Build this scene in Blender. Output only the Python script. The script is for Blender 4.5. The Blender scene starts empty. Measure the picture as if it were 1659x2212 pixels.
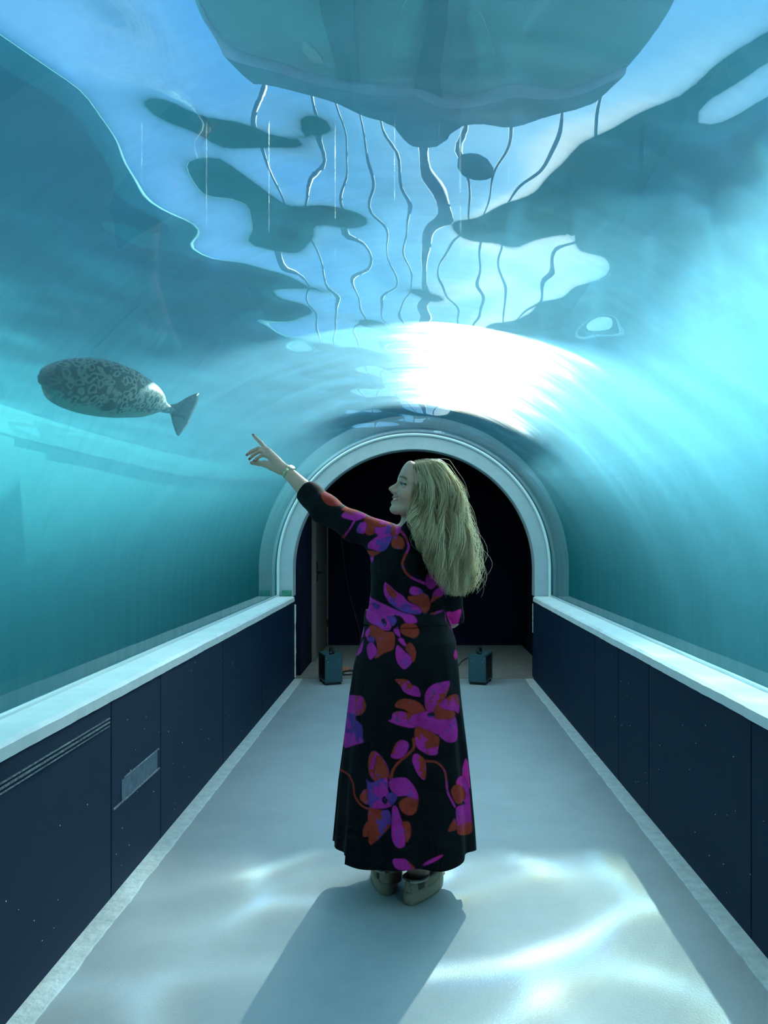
import bpy, bmesh, math, random
import numpy as np
from mathutils import Vector, Matrix, noise as mnoise

rnd = random.Random(7)
scene = bpy.context.scene
C = scene.collection

# ------------------------------------------------------------------ camera
CAM_Z = 1.38
F_PX, W_PX, H_PX = 1660.0, 1659.0, 2212.0
VPX, VPY = 894.0, 1158.0
cam_d = bpy.data.cameras.new('camera')
cam = bpy.data.objects.new('camera', cam_d); C.objects.link(cam)
cam.location = (0, 0, CAM_Z)
cam.rotation_euler = (math.pi / 2, 0, 0)
cam_d.sensor_fit = 'VERTICAL'; cam_d.sensor_height = 36.0
cam_d.lens = 36.0 * F_PX / H_PX
cam_d.shift_x = (W_PX / 2 - VPX) / H_PX
cam_d.shift_y = (VPY - H_PX / 2) / H_PX
cam_d.clip_start = 0.05; cam_d.clip_end = 500
scene.camera = cam

# ------------------------------------------------------------------ view / cycles
scene.view_settings.view_transform = 'Standard'
scene.view_settings.look = 'None'
scene.view_settings.gamma = 1.0
scene.view_settings.use_curve_mapping = False
scene.view_settings.exposure = -0.12
cy = scene.cycles
cy.max_bounces = 8; cy.diffuse_bounces = 2; cy.glossy_bounces = 3
cy.transmission_bounces = 8; cy.transparent_max_bounces = 10; cy.volume_bounces = 1
cy.caustics_refractive = True; cy.caustics_reflective = False
cy.sample_clamp_indirect = 3.0; cy.sample_clamp_direct = 0.0
cy.blur_glossy = 0.5
cy.use_denoising = True
cy.use_adaptive_sampling = True; cy.adaptive_threshold = 0.03; cy.adaptive_min_samples = 24

# ------------------------------------------------------------------ world: bright hazy sky with the low sun's glow
world = bpy.data.worlds.new('sky'); scene.world = world; world.use_nodes = True
def NT(tree):
    tree.nodes.clear(); return tree.nodes, tree.links
n, l = NT(world.node_tree)
SKY_AZ, SKY_EL = math.radians(17), math.radians(8)
sdir = (math.sin(SKY_AZ) * math.cos(SKY_EL), math.cos(SKY_AZ) * math.cos(SKY_EL), math.sin(SKY_EL))
tc = n.new('ShaderNodeTexCoord')
dot = n.new('ShaderNodeVectorMath'); dot.operation = 'DOT_PRODUCT'
l.new(tc.outputs['Generated'], dot.inputs[0]); dot.inputs[1].default_value = sdir
acos = n.new('ShaderNodeMath'); acos.operation = 'ARCCOSINE'; acos.use_clamp = False
l.new(dot.outputs['Value'], acos.inputs[0])
ramp = n.new('ShaderNodeValToRGB')          # angle from the sun, 0 .. pi -> 0 .. 1
mul = n.new('ShaderNodeMath'); mul.operation = 'MULTIPLY'; mul.inputs[1].default_value = 1 / math.pi
l.new(acos.outputs[0], mul.inputs[0]); l.new(mul.outputs[0], ramp.inputs['Fac'])
cr = ramp.color_ramp
cr.elements[0].position = 0.0; cr.elements[0].color = (2.0, 2.2, 2.3, 1)
cr.elements[1].position = 1.0; cr.elements[1].color = (0.12, 0.36, 0.66, 1)
for p, c in ((0.035, (1.9, 2.1, 2.2)), (0.08, (0.66, 1.20, 1.70)), (0.12, (0.32, 0.80, 1.35)), (0.22, (0.17, 0.55, 1.15)), (0.45, (0.11, 0.34, 0.82))):
    e = cr.elements.new(p); e.color = (*c, 1)
cl = n.new('ShaderNodeTexNoise'); cl.inputs['Scale'].default_value = 3.2; cl.inputs['Detail'].default_value = 4
l.new(tc.outputs['Generated'], cl.inputs['Vector'])
clr = n.new('ShaderNodeMapRange'); clr.inputs['From Min'].default_value = .42; clr.inputs['From Max'].default_value = .72
clr.inputs['To Max'].default_value = .45
l.new(cl.outputs['Fac'], clr.inputs['Value'])
cmix = n.new('ShaderNodeMix'); cmix.data_type = 'RGBA'; cmix.inputs['B'].default_value = (0.55, 0.95, 1.3, 1)
l.new(clr.outputs['Result'], cmix.inputs['Factor']); l.new(ramp.outputs['Color'], cmix.inputs['A'])
bg = n.new('ShaderNodeBackground'); bg.inputs['Strength'].default_value = 1.35
l.new(cmix.outputs['Result'], bg.inputs['Color'])
out = n.new('ShaderNodeOutputWorld'); l.new(bg.outputs[0], out.inputs['Surface'])
world.cycles.sampling_method = 'NONE'

# ------------------------------------------------------------------ sun (its direction below the water: already bent down by the surface)
SUN_AZ, SUN_EL = math.radians(16), math.radians(41.5)
sun_d = bpy.data.lights.new('sun', 'SUN'); sun = bpy.data.objects.new('sun', sun_d); C.objects.link(sun)
sv = Vector((math.sin(SUN_AZ) * math.cos(SUN_EL), math.cos(SUN_AZ) * math.cos(SUN_EL), math.sin(SUN_EL)))
sun.rotation_euler = (sv).to_track_quat('Z', 'Y').to_euler()
sun.location = sv * 30
sun_d.energy = 245.0; sun_d.angle = math.radians(0.5); sun_d.color = (1.0, 0.97, 0.90)

# ------------------------------------------------------------------ helpers
def P(px, py, Y):
    return Vector(((px - VPX) / F_PX * Y, Y, CAM_Z - (py - VPY) / F_PX * Y))

def mesh_obj(name, verts, faces, mat=None, parent=None, smooth=False):
    me = bpy.data.meshes.new(name)
    me.from_pydata([tuple(v) for v in verts], [], faces)
    me.update()
    if smooth:
        me.polygons.foreach_set('use_smooth', [True] * len(me.polygons))
    if mat is not None: me.materials.append(mat)
    o = bpy.data.objects.new(name, me); C.objects.link(o)
    if parent is not None: o.parent = parent
    return o

class MB:
    """collects shapes into one mesh"""
    def __init__(s): s.v = []; s.f = []; s.sm = []
    def add(s, v, f, smooth=False):
        b = len(s.v); s.v += [tuple(p) for p in v]; s.f += [tuple(i + b for i in q) for q in f]; s.sm += [smooth] * len(f)
        return s
    def box(s, x0, x1, y0, y1, z0, z1, bev=0.0):
        if bev <= 0:
            v = [(x, y, z) for z in (z0, z1) for y in (y0, y1) for x in (x0, x1)]
            return s.add(v, [(0, 2, 3, 1), (4, 5, 7, 6), (0, 1, 5, 4), (2, 6, 7, 3), (0, 4, 6, 2), (1, 3, 7, 5)])
        bm = bmesh.new(); bmesh.ops.create_cube(bm, size=1)
        for q in bm.verts:
            q.co = Vector(((x0 + x1) / 2 + q.co.x * (x1 - x0), (y0 + y1) / 2 + q.co.y * (y1 - y0), (z0 + z1) / 2 + q.co.z * (z1 - z0)))
        bmesh.ops.bevel(bm, geom=list(bm.edges), offset=bev, segments=2, affect='EDGES', profile=0.6)
        bm.verts.index_update()
        s.add([q.co for q in bm.verts], [tuple(w.index for w in fc.verts) for fc in bm.faces]); bm.free()
        return s
    def tube(s, pts, rad, seg=8, cap=True, smooth=True, squash=None):
        pts = [Vector(p) for p in pts]; m = len(pts)
        if not hasattr(rad, '__len__'): rad = [rad] * m
        t0 = (pts[1] - pts[0]).normalized()
        up = Vector((0, 0, 1)) if abs(t0.z) < .9 else Vector((1, 0, 0))
        nrm = (up - t0 * up.dot(t0)).normalized(); v = []
        for i, p in enumerate(pts):
            t = (pts[min(i + 1, m - 1)] - pts[max(i - 1, 0)]).normalized()
            nrm = (nrm - t * nrm.dot(t)).normalized(); bn = t.cross(nrm)
            for k in range(seg):
                a = 2 * math.pi * k / seg
                v.append(p + (nrm * math.cos(a) + bn * math.sin(a) * (squash or 1)) * rad[i])
        f = [(i * seg + k, i * seg + (k + 1) % seg, (i + 1) * seg + (k + 1) % seg, (i + 1) * seg + k) for i in range(m - 1) for k in range(seg)]
        if cap:
            f.append(tuple(range(seg))[::-1]); f.append(tuple((m - 1) * seg + k for k in range(seg)))
        return s.add(v, f, smooth)
    def xform(s, M):
        s.v = [tuple(M @ Vector(p)) for p in s.v]; return s
    def build(s, name, mat=None, parent=None):
        o = mesh_obj(name, s.v, s.f, mat, parent)
        o.data.polygons.foreach_set('use_smooth', s.sm)
        return o

def tag(o, label=None, cat=None, group=None, kind=None):
    if label: o['label'] = label
    if cat: o['category'] = cat
    if group: o['group'] = group
    if kind: o['kind'] = kind
    return o
def struct(o): o['kind'] = 'structure'; return o
def empty(name, loc=(0, 0, 0), rz=0.0):
    o = bpy.data.objects.new(name, None); C.objects.link(o); o.location = loc; o.rotation_euler = (0, 0, rz)
    o.empty_display_size = .1
    return o

def smat(name, col, rough=0.6, metal=0.0, spec=0.5, noise=None, bump=None, **kw):
    """principled material; noise = (scale, other colour, amount, detail), bump = (scale, strength, distance)"""
    m = bpy.data.materials.new(name); m.use_nodes = True
    n, l = NT(m.node_tree)
    p = n.new('ShaderNodeBsdfPrincipled'); o = n.new('ShaderNodeOutputMaterial'); l.new(p.outputs[0], o.inputs['Surface'])
    p.inputs['Base Color'].default_value = (*col, 1); p.inputs['Roughness'].default_value = rough
    p.inputs['Metallic'].default_value = metal; p.inputs['Specular IOR Level'].default_value = spec
    for k, v in kw.items(): p.inputs[k].default_value = v
    tc = n.new('ShaderNodeTexCoord')
    if noise:
        t = n.new('ShaderNodeTexNoise'); t.inputs['Scale'].default_value = noise[0]; t.inputs['Detail'].default_value = noise[3] if len(noise) > 3 else 5
        t.inputs['Roughness'].default_value = .65
        l.new(tc.outputs['Object'], t.inputs['Vector'])
        r = n.new('ShaderNodeMapRange'); r.inputs['From Min'].default_value = .38; r.inputs['From Max'].default_value = .68; r.inputs['To Max'].default_value = noise[2]
        l.new(t.outputs['Fac'], r.inputs['Value'])
        mx = n.new('ShaderNodeMix'); mx.data_type = 'RGBA'; mx.inputs['A'].default_value = (*col, 1); mx.inputs['B'].default_value = (*noise[1], 1)
        l.new(r.outputs['Result'], mx.inputs['Factor']); l.new(mx.outputs['Result'], p.inputs['Base Color'])
    if bump:
        t = n.new('ShaderNodeTexNoise'); t.inputs['Scale'].default_value = bump[0]; t.inputs['Detail'].default_value = 3
        l.new(tc.outputs['Object'], t.inputs['Vector'])
        b = n.new('ShaderNodeBump'); b.inputs['Strength'].default_value = bump[1]; b.inputs['Distance'].default_value = bump[2]
        l.new(t.outputs['Fac'], b.inputs['Height']); l.new(b.outputs['Normal'], p.inputs['Normal'])
    m.diffuse_color = (*col, 1)
    return m

# ------------------------------------------------------------------ dimensions
HW = 1.15            # half width of the corridor floor
R_T = 1.33           # acrylic vault radius
Z_SP = 1.05          # spring line of the vault
Z_LEDGE = 0.80
Y_END = 7.46         # far portal
Y_NEAR = -2.6        # back of the corridor, behind the camera
Y_T0 = -0.6          # near wall of the tank
TX0, TX1, TY1, TZ0 = -6.2, 6.0, 10.3, -1.4     # tank inside
Z_W = 3.60           # mean water level

# ------------------------------------------------------------------ water and vault
T_SURF, T_VAULT, FOCUS = 0.05, (0.025, 0.32), 1.5      # share of light that passes these clear sheets unbent
water_mat = bpy.data.materials.new('clear_water'); water_mat.use_nodes = True
n, l = NT(water_mat.node_tree)
o_ = n.new('ShaderNodeOutputMaterial')
g_ = n.new('ShaderNodeBsdfGlass'); g_.inputs['IOR'].default_value = 1.335; g_.inputs['Roughness'].default_value = 0.0
tr_ = n.new('ShaderNodeBsdfTransparent')
mx_ = n.new('ShaderNodeMixShader'); mx_.inputs[0].default_value = T_SURF
l.new(g_.outputs[0], mx_.inputs[1]); l.new(tr_.outputs[0], mx_.inputs[2]); l.new(mx_.outputs[0], o_.inputs['Surface'])
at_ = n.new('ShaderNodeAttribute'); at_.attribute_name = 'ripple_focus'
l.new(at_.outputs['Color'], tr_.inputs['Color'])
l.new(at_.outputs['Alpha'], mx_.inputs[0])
# fine scratches round the vault spread the sun's glare
rf_ = n.new('ShaderNodeBsdfRefraction'); rf_.inputs['IOR'].default_value = 1.335; rf_.inputs['Roughness'].default_value = .55
tc_ = n.new('ShaderNodeTexCoord'); mp_ = n.new('ShaderNodeMapping'); mp_.inputs['Scale'].default_value = (1.1, 16.0, 1.1); l.new(tc_.outputs['Object'], mp_.inputs['Vector'])
sn_ = n.new('ShaderNodeTexNoise'); sn_.inputs['Scale'].default_value = 1.0; sn_.inputs['Detail'].default_value = 3; l.new(mp_.outputs[0], sn_.inputs['Vector'])
sr_ = n.new('ShaderNodeMapRange'); sr_.inputs['From Min'].default_value = .35; sr_.inputs['From Max'].default_value = .75; sr_.inputs['To Min'].default_value = .035; sr_.inputs['To Max'].default_value = .17
l.new(sn_.outputs['Fac'], sr_.inputs['Value'])
va2_ = n.new('ShaderNodeAttribute'); va2_.attribute_name = 'vault'
sm_ = n.new('ShaderNodeMath'); sm_.operation = 'MULTIPLY'; l.new(sr_.outputs['Result'], sm_.inputs[0]); l.new(va2_.outputs['Fac'], sm_.inputs[1])
mx2_ = n.new('ShaderNodeMixShader'); l.new(sm_.outputs[0], mx2_.inputs[0]); l.new(mx_.outputs[0], mx2_.inputs[1]); l.new(rf_.outputs[0], mx2_.inputs[2])
l.new(mx2_.outputs[0], o_.inputs['Surface'])
vs_ = n.new('ShaderNodeVolumeScatter'); vs_.inputs['Color'].default_value = (0.34, 0.74, 1.0, 1)
vs_.inputs['Density'].default_value = 0.13; vs_.inputs['Anisotropy'].default_value = 0.80
va_ = n.new('ShaderNodeVolumeAbsorption'); va_.inputs['Color'].default_value = (0.30, 0.84, 0.93, 1); va_.inputs['Density'].default_value = 0.35
ads_ = n.new('ShaderNodeAddShader'); l.new(vs_.outputs[0], ads_.inputs[0]); l.new(va_.outputs[0], ads_.inputs[1])
l.new(ads_.outputs[0], o_.inputs['Volume'])

def water_h(x, y, long_waves=True):
    """ripples (arrays)"""
    h = 0
    rs = np.random.RandomState(11)
    for wl, amp, cnt in ((2.8, .015, 5), (1.25, .0095, 7), (0.62, .0042, 8), (0.36, .0013, 8)):
        for k in range(cnt):
            if not long_waves: amp = {2.8: 0, 1.25: .003, .62: .0036, .36: .0019}[wl]
            a = rs.uniform(0, 2 * math.pi); kk = 2 * math.pi / (wl * rs.uniform(.8, 1.25)); ph = rs.uniform(0, 6.28)
            wx = .35 * np.sin(y * rs.uniform(.6, 1.4) + rs.uniform(0, 6))
            h = h + amp / math.sqrt(cnt) * 1.4 * np.sin(kk * (math.cos(a) * (x + wx) + math.sin(a) * y) + ph)
    return h

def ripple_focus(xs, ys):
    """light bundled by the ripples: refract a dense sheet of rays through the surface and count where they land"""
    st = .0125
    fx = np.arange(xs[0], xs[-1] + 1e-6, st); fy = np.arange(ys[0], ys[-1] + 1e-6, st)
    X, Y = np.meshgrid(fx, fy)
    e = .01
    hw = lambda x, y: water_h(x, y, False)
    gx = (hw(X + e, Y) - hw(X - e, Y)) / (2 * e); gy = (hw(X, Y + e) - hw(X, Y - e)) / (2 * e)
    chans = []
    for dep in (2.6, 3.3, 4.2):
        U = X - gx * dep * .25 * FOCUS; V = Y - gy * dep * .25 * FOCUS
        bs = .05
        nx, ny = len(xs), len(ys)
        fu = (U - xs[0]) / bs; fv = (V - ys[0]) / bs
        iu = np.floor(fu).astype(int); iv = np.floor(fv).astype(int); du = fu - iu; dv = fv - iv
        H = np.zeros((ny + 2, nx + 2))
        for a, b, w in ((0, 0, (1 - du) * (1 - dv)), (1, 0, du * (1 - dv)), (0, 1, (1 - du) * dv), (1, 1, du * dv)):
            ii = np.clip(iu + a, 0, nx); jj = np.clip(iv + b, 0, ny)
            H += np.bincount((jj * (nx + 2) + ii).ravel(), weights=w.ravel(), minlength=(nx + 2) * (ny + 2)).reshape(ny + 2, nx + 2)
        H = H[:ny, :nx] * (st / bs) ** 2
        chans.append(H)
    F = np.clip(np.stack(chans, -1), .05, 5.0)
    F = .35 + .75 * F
    side_fade = np.clip((np.abs(xs - .7) - 1.9) / 1.3, 0, 1)[None, :, None]       # caustic light put into the colour fades towards the tank sides
    return (F * (1 - side_fade) + 1.05 * side_fade).astype(np.float32)

def build_water():
    xs = np.arange(TX0 - .004, TX1 + .0541, .05); ys = np.arange(Y_T0 - .004, TY1 + .0541, .05)
    X, Y = np.meshgrid(xs, ys)
    Z = Z_W + water_h(X, Y)
    nx, ny = len(xs), len(ys)
    V = np.stack([X.ravel(), Y.ravel(), Z.ravel()], 1)
    idx = np.arange(nx * ny).reshape(ny, nx)
    F = np.stack([idx[:-1, :-1].ravel(), idx[:-1, 1:].ravel(), idx[1:, 1:].ravel(), idx[1:, :-1].ravel()], 1)
    verts = V.tolist(); faces = F.tolist(); mats = [0] * len(faces); sm = [True] * len(faces)
    # skirts down to the tank bottom (inside the tank walls)
    zb = TZ0 - .004
    def skirt(row):
        b = len(verts)
        for i in row: verts.append([verts[i][0], verts[i][1], zb])
        for k in range(len(row) - 1):
            faces.append([row[k], b + k, b + k + 1, row[k + 1]]); mats.append(1); sm.append(False)
        return [b + k for k in range(len(row))]
    skirt(idx[0, :].tolist()[::-1][::-1]); skirt(idx[-1, ::-1].tolist())
    skirt(idx[:, -1].tolist()); skirt(idx[::-1, 0].tolist())
    b = len(verts); x0, x1, y0, y1 = xs[0], xs[-1], ys[0], ys[-1]
    verts.extend([[x0, y0, zb], [x1, y0, zb], [x1, y1, zb], [x0, y1, zb]])
    faces.append([b, b + 3, b + 2, b + 1]); mats.append(1); sm.append(False)
    # the vault: inside-facing tube
    prof = [(-R_T, -.35), (-R_T, Z_LEDGE - .05)] + [(-R_T, Z_SP)]
    prof += [(-R_T * math.cos(a), Z_SP + R_T * math.sin(a)) for a in np.linspace(0, math.pi, 225)[1:-1]]
    prof += [(R_T, Z_SP), (R_T, Z_LEDGE - .05), (R_T, -.35)]
    rings = [(y, prof) for y in (Y_T0 - .004, 0.5, 2, 4, 6, Y_END + .06)]
    rp = [(q[0] * 1.44 / R_T, Z_SP + (q[1] - Z_SP) * 1.44 / R_T if q[1] > Z_SP else q[1]) for q in prof]
    rings += [(Y_END + .06, rp), (9.95, rp)]
    m = len(prof)
    def tube(rs, smooth):
        b = len(verts)
        for y, pf in rs:
            for (px_, pz_) in pf: verts.append([px_, y, pz_])
        for j in range(len(rs) - 1):
            for i in range(m):
                i2 = (i + 1) % m
                faces.append([b + j * m + i, b + (j + 1) * m + i, b + (j + 1) * m + i2, b + j * m + i2]); mats.append(1); sm.append(smooth and 1 <= i < m - 2)
        return b
    tube(rings[:6], True); tube(rings[5:7], False); b = tube(rings[6:], False)
    faces.append([b + m + i for i in range(m)]); mats.append(1); sm.append(False)
    o = mesh_obj('pool_water', verts, faces)
    o.data.materials.append(water_mat)
    # how the ripples bundle the sunlight that goes down through each spot (a little apart for red, green, blue);
    # alpha = share of light that crosses the sheet unbent
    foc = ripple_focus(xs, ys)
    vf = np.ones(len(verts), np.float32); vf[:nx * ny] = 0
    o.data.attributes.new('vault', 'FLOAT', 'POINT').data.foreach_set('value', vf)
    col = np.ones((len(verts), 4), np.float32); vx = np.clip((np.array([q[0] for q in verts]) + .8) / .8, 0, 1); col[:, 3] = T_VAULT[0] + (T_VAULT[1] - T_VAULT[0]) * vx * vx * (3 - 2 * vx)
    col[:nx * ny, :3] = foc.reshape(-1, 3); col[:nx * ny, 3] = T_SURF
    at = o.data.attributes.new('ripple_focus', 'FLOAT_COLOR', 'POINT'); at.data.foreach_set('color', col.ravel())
    o.data.polygons.foreach_set('use_smooth', sm)
    return o
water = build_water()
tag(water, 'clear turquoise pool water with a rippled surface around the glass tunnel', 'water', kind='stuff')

# ------------------------------------------------------------------ tank
dark_teal = smat('shaded_tank_paint', (0.008, 0.045, 0.06), .8)  # tank teal darkened to put the shade round the arch into the colour
teal = smat('tank_paint', (0.018, 0.18, 0.19), .8, noise=(1.1, (0.022, 0.21, 0.22), .8))
struct(MB().box(TX0 - .4, TX0, Y_T0 - .4, TY1 + .4, TZ0 - .3, Z_W + .45).build('wall_tank_left', teal))
struct(MB().box(TX1, TX1 + .4, Y_T0 - .4, TY1 + .4, TZ0 - .3, Z_W + .45).build('wall_tank_right', teal))
struct(MB().box(TX0, TX1, TY1, TY1 + .4, TZ0 - .3, Z_W + .45).build('wall_tank_far', teal))
struct(MB().box(TX0, TX1, Y_T0, TY1, TZ0 - .3, TZ0).build('floor_tank', smat('tank_floor', (0.32, 0.72, 0.70), .85, noise=(2.0, (0.2, 0.5, 0.5), .8))))

# rounded far corners of the tank
def tank_corner(name, side):
    r, x = 4.2, (TX1 if side > 0 else TX0); n_ = 24; v = []; f = []
    cx, cyy = x - side * r, TY1 - r
    for k in range(n_ + 1):
        a = math.pi / 2 * k / n_
        for z in (TZ0 - .2, Z_W + .45): v.append((cx + side * r * math.cos(a), cyy + r * math.sin(a), z))
    for z in (TZ0 - .2, Z_W + .45): v.append((x + side * .05, TY1 + .05, z))
    b = 2 * (n_ + 1)
    for k in range(n_):
        q = (2 * k, 2 * k + 2, 2 * k + 3, 2 * k + 1); f.append(q if side < 0 else q[::-1])
        f.append((2 * k + 1, 2 * k + 3, b + 1)); f.append((2 * k, b, 2 * k + 2))
    o = struct(mesh_obj(name, v, f, teal))
    o.data.polygons.foreach_set('use_smooth', [len(p.vertices) == 4 for p in o.data.polygons])
    return o
tank_corner('wall_tank_corner_left', -1); tank_corner('wall_tank_corner_right', 1)
# ------------------------------------------------------------------ corridor
floor_mat = smat('painted_floor', (0.31, 0.365, 0.405), .42, noise=(3.0, (0.25, 0.30, 0.34), .8, 8), bump=(140, .22, .004), spec=.4)
vest_floor_mat = smat('bare_floor', (0.20, 0.19, 0.19), .7, noise=(6.0, (0.27, 0.25, 0.24), .8), bump=(60, .2, .003))
navy = smat('navy_panel', (0.0025, 0.012, 0.030), .65, spec=.08)
navy_dark = smat('navy_wall', (0.004, 0.007, 0.02), .8, spec=.1)
ledge_mat = smat('white_ledge', (0.74, 0.80, 0.82), .38, noise=(7, (0.55, 0.62, 0.66), .6, 8), bump=(30, .25, .004))
strip_mat = smat('white_floor_edge', (0.70, 0.76, 0.78), .45, noise=(22, (0.42, 0.50, 0.54), .8, 8), bump=(60, .7, .006))
arch_mat = smat('painted_arch', (0.34, 0.42, 0.47), .5, noise=(9, (0.27, 0.35, 0.40), .6, 6), bump=(50, .3, .003))
gap_mat = smat('dark_gap', (0.004, 0.006, 0.01), .9)
caulk_mat = smat('white_caulk', (0.75, 0.8, 0.78), .7)

fl = struct(MB().box(-HW, HW, Y_NEAR, Y_END - .02, -.2, 0).build('floor', floor_mat))
fv = struct(MB().box(-1.36, 1.36, Y_END - .02, 9.72, -.2, .004).build('floor_end_room', vest_floor_mat))

def rough_strip(name, x0, x1, y0, y1, z, jag, side):
    """thin painted strip with a hand-painted inner edge"""
    ys = np.arange(y0, y1 + .001, .035); v = []; f = []
    for y in ys:
        e = jag * (mnoise.noise(Vector((y * 6, side * 3.1, 0))) + .5 * mnoise.noise(Vector((y * 23, side * 3.1, 4))))
        xi = (x1 if side < 0 else x0) + e
        xo = x0 if side < 0 else x1
        v += [(xo, y, 0.001), (xo, y, z), (xi, y, z), (xi + (.004 if side < 0 else -.004), y, 0.001)]
    m = len(ys)
    for j in range(m - 1):
        for k in range(3):
            q = (j * 4 + k, j * 4 + k + 1, j * 4 + 5 + k, j * 4 + 4 + k)
            f.append(q if side < 0 else q[::-1])
    return struct(mesh_obj(name, v, f, strip_mat))
rough_strip('trim_1', -HW, -HW + .075, Y_NEAR, Y_END - .05, .006, .008, -1)
rough_strip('trim_2', HW - .075, HW, Y_NEAR, Y_END - .05, .006, .008, 1)

def low_wall(side, name, joints):
    s = side
    xi, xo = HW, R_T - .006
    a, b = (xi + .022, xo) if s > 0 else (-xo, -xi - .022)
    w = struct(MB().box(a, b, Y_NEAR, Y_END - .05, -.1, Z_LEDGE - .045).build(name, gap_mat))
    js = [Y_NEAR] + joints + [Y_END - .05]
    for y0, y1 in zip(js[:-1], js[1:]):
        q = (xi, xi + .022) if s > 0 else (-xi - .022, -xi)
        MB().box(q[0], q[1], y0 + .003, y1 - .003, -.02, Z_LEDGE - .047, .0025).build('panel', navy, w)
    return w
wl = low_wall(-1, 'wall_left', [-.5, .62, 1.76, 2.92, 3.49, 4.63, 5.80])
wr = low_wall(1, 'wall_right', [-.3, .85, 2.62, 3.76, 4.32, 4.88, 6.05])

# scuffed mouldings on the left panels
worn = smat('worn_moulding', (0.004, 0.02, 0.05), .35, noise=(70, (0.42, 0.48, 0.52), .75, 8))
for z, h, y0, y1 in ((.690, .004, 1.78, 2.90), (.675, .006, 1.78, 2.90), (.662, .003, 1.80, 2.90)):
    MB().box(-HW - .001, -HW + .005, y0, y1, z, z + h, .001).build('scuffed_moulding', worn, wl)
for z, h, y0, y1 in ((.420, .005, 3.05, 3.46), (.330, .007, 2.94, 3.47)):
    MB().box(-HW - .001, -HW + .004, y0, y1, z, z + h, .001).build('scuffed_moulding', worn, wl)
patch = smat('scuffed_patch', (0.006, 0.028, 0.06), .4, noise=(30, (0.10, 0.16, 0.22), .7, 8))
MB().box(-HW - .001, -HW + .002, 3.02, 3.44, .339, .419).build('scuffed_patch', patch, wl)
# chipped specks of white on the panels
sp = MB()
for k in range(40):
    y, z, r = rnd.uniform(1.9, 5.2), rnd.uniform(.05, .72), rnd.uniform(.0008, .002)
    sp.box(-HW - .0005, -HW + .0012, y - r, y + r, z - r * rnd.uniform(.4, 1.2), z + r)
sp.build('paint_chips', caulk_mat, wl)['kind'] = 'stuff'
sp = MB()
for k in range(36):
    y, z, r = rnd.uniform(1.9, 4.5), rnd.uniform(.05, .72), rnd.uniform(.0006, .0016)
    sp.box(HW - .0012, HW + .0005, y - r, y + r, z - r, z + r)
sp.build('paint_chips', caulk_mat, wr)['kind'] = 'stuff'

def ledge(side, name):
    """white ledge that the vault stands on: a top with a worn, slightly wavy front edge"""
    ys = np.arange(Y_NEAR, Y_END - .049, .03); v = []; f = []
    for y in ys:
        e = .004 * mnoise.noise(Vector((y * 3, side * 7.7, 0))) + .003 * mnoise.noise(Vector((y * 17, side * 7.7, 2)))
        d = .006 * max(0, mnoise.noise(Vector((y * 5, side * 4.4, 9))) - .25)
        zz = Z_LEDGE
        pr = [(R_T - .004, zz - .05), (R_T - .004, zz), (HW + .012 + e, zz), (HW - .004 + e + d, zz - .010 - d), (HW - .006 + e, zz - .046), (HW + .02, zz - .047)]
        v += [(side * x, y, z) for x, z in pr]
    m = len(ys); k = 6
    for j in range(m - 1):
        for i in range(k):
            q = (j * k + i, j * k + (i + 1) % k, (j + 1) * k + (i + 1) % k, (j + 1) * k + i)
            f.append(q if side > 0 else q[::-1])
    f.append(tuple(range(k))); f.append(tuple((m - 1) * k + i for i in range(k)))
    o = struct(mesh_obj(name, v, f, ledge_mat)); return o
ledge(-1, 'trim_3'); ledge(1, 'trim_4')
# clear sealing bead where the vault meets the ledge
bead_mat = smat('seal_bead', (0.62, 0.76, 0.80), .25)
for s, nm in ((-1, 'trim_5'), (1, 'trim_6')):
    struct(MB().tube([(s * (R_T - .012), Y_NEAR, Z_LEDGE + .002), (s * (R_T - .012), Y_END - .05, Z_LEDGE + .002)], .012, 8).build(nm, bead_mat))

# ------------------------------------------------------------------ near wall of the tank carried up unseen behind the camera, added to block the sky
def near_wall():
    rad = R_T - .005; x0, x1, z0, z1 = TX0 - .4, TX1 + .4, TZ0 - .3, 11.0
    A = np.linspace(math.pi, 0, 65); y0, y1 = Y_T0 - .3, Y_T0
    arc = [(-rad, z0)] + [(math.cos(a) * rad, Z_SP + math.sin(a) * rad) for a in A] + [(rad, z0)]
    outer = [(x0, z0)] + [(x0 + (x1 - x0) * k / 64, z1) for k in range(65)] + [(x1, z0)]
    m = len(arc); v = []; f = []
    for y in (y0, y1): v += [(p[0], y, p[1]) for p in arc] + [(p[0], y, p[1]) for p in outer]
    for i in range(m - 1):
        f += [(i, m + i, m + i + 1, i + 1), (2 * m + i, 2 * m + i + 1, 3 * m + i + 1, 3 * m + i), (i, i + 1, 2 * m + i + 1, 2 * m + i)]
    return struct(mesh_obj('wall_tank_near', v, f, smat('sky_block_wall', (.05, .10, .12), .9)))
near_wall()
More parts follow.
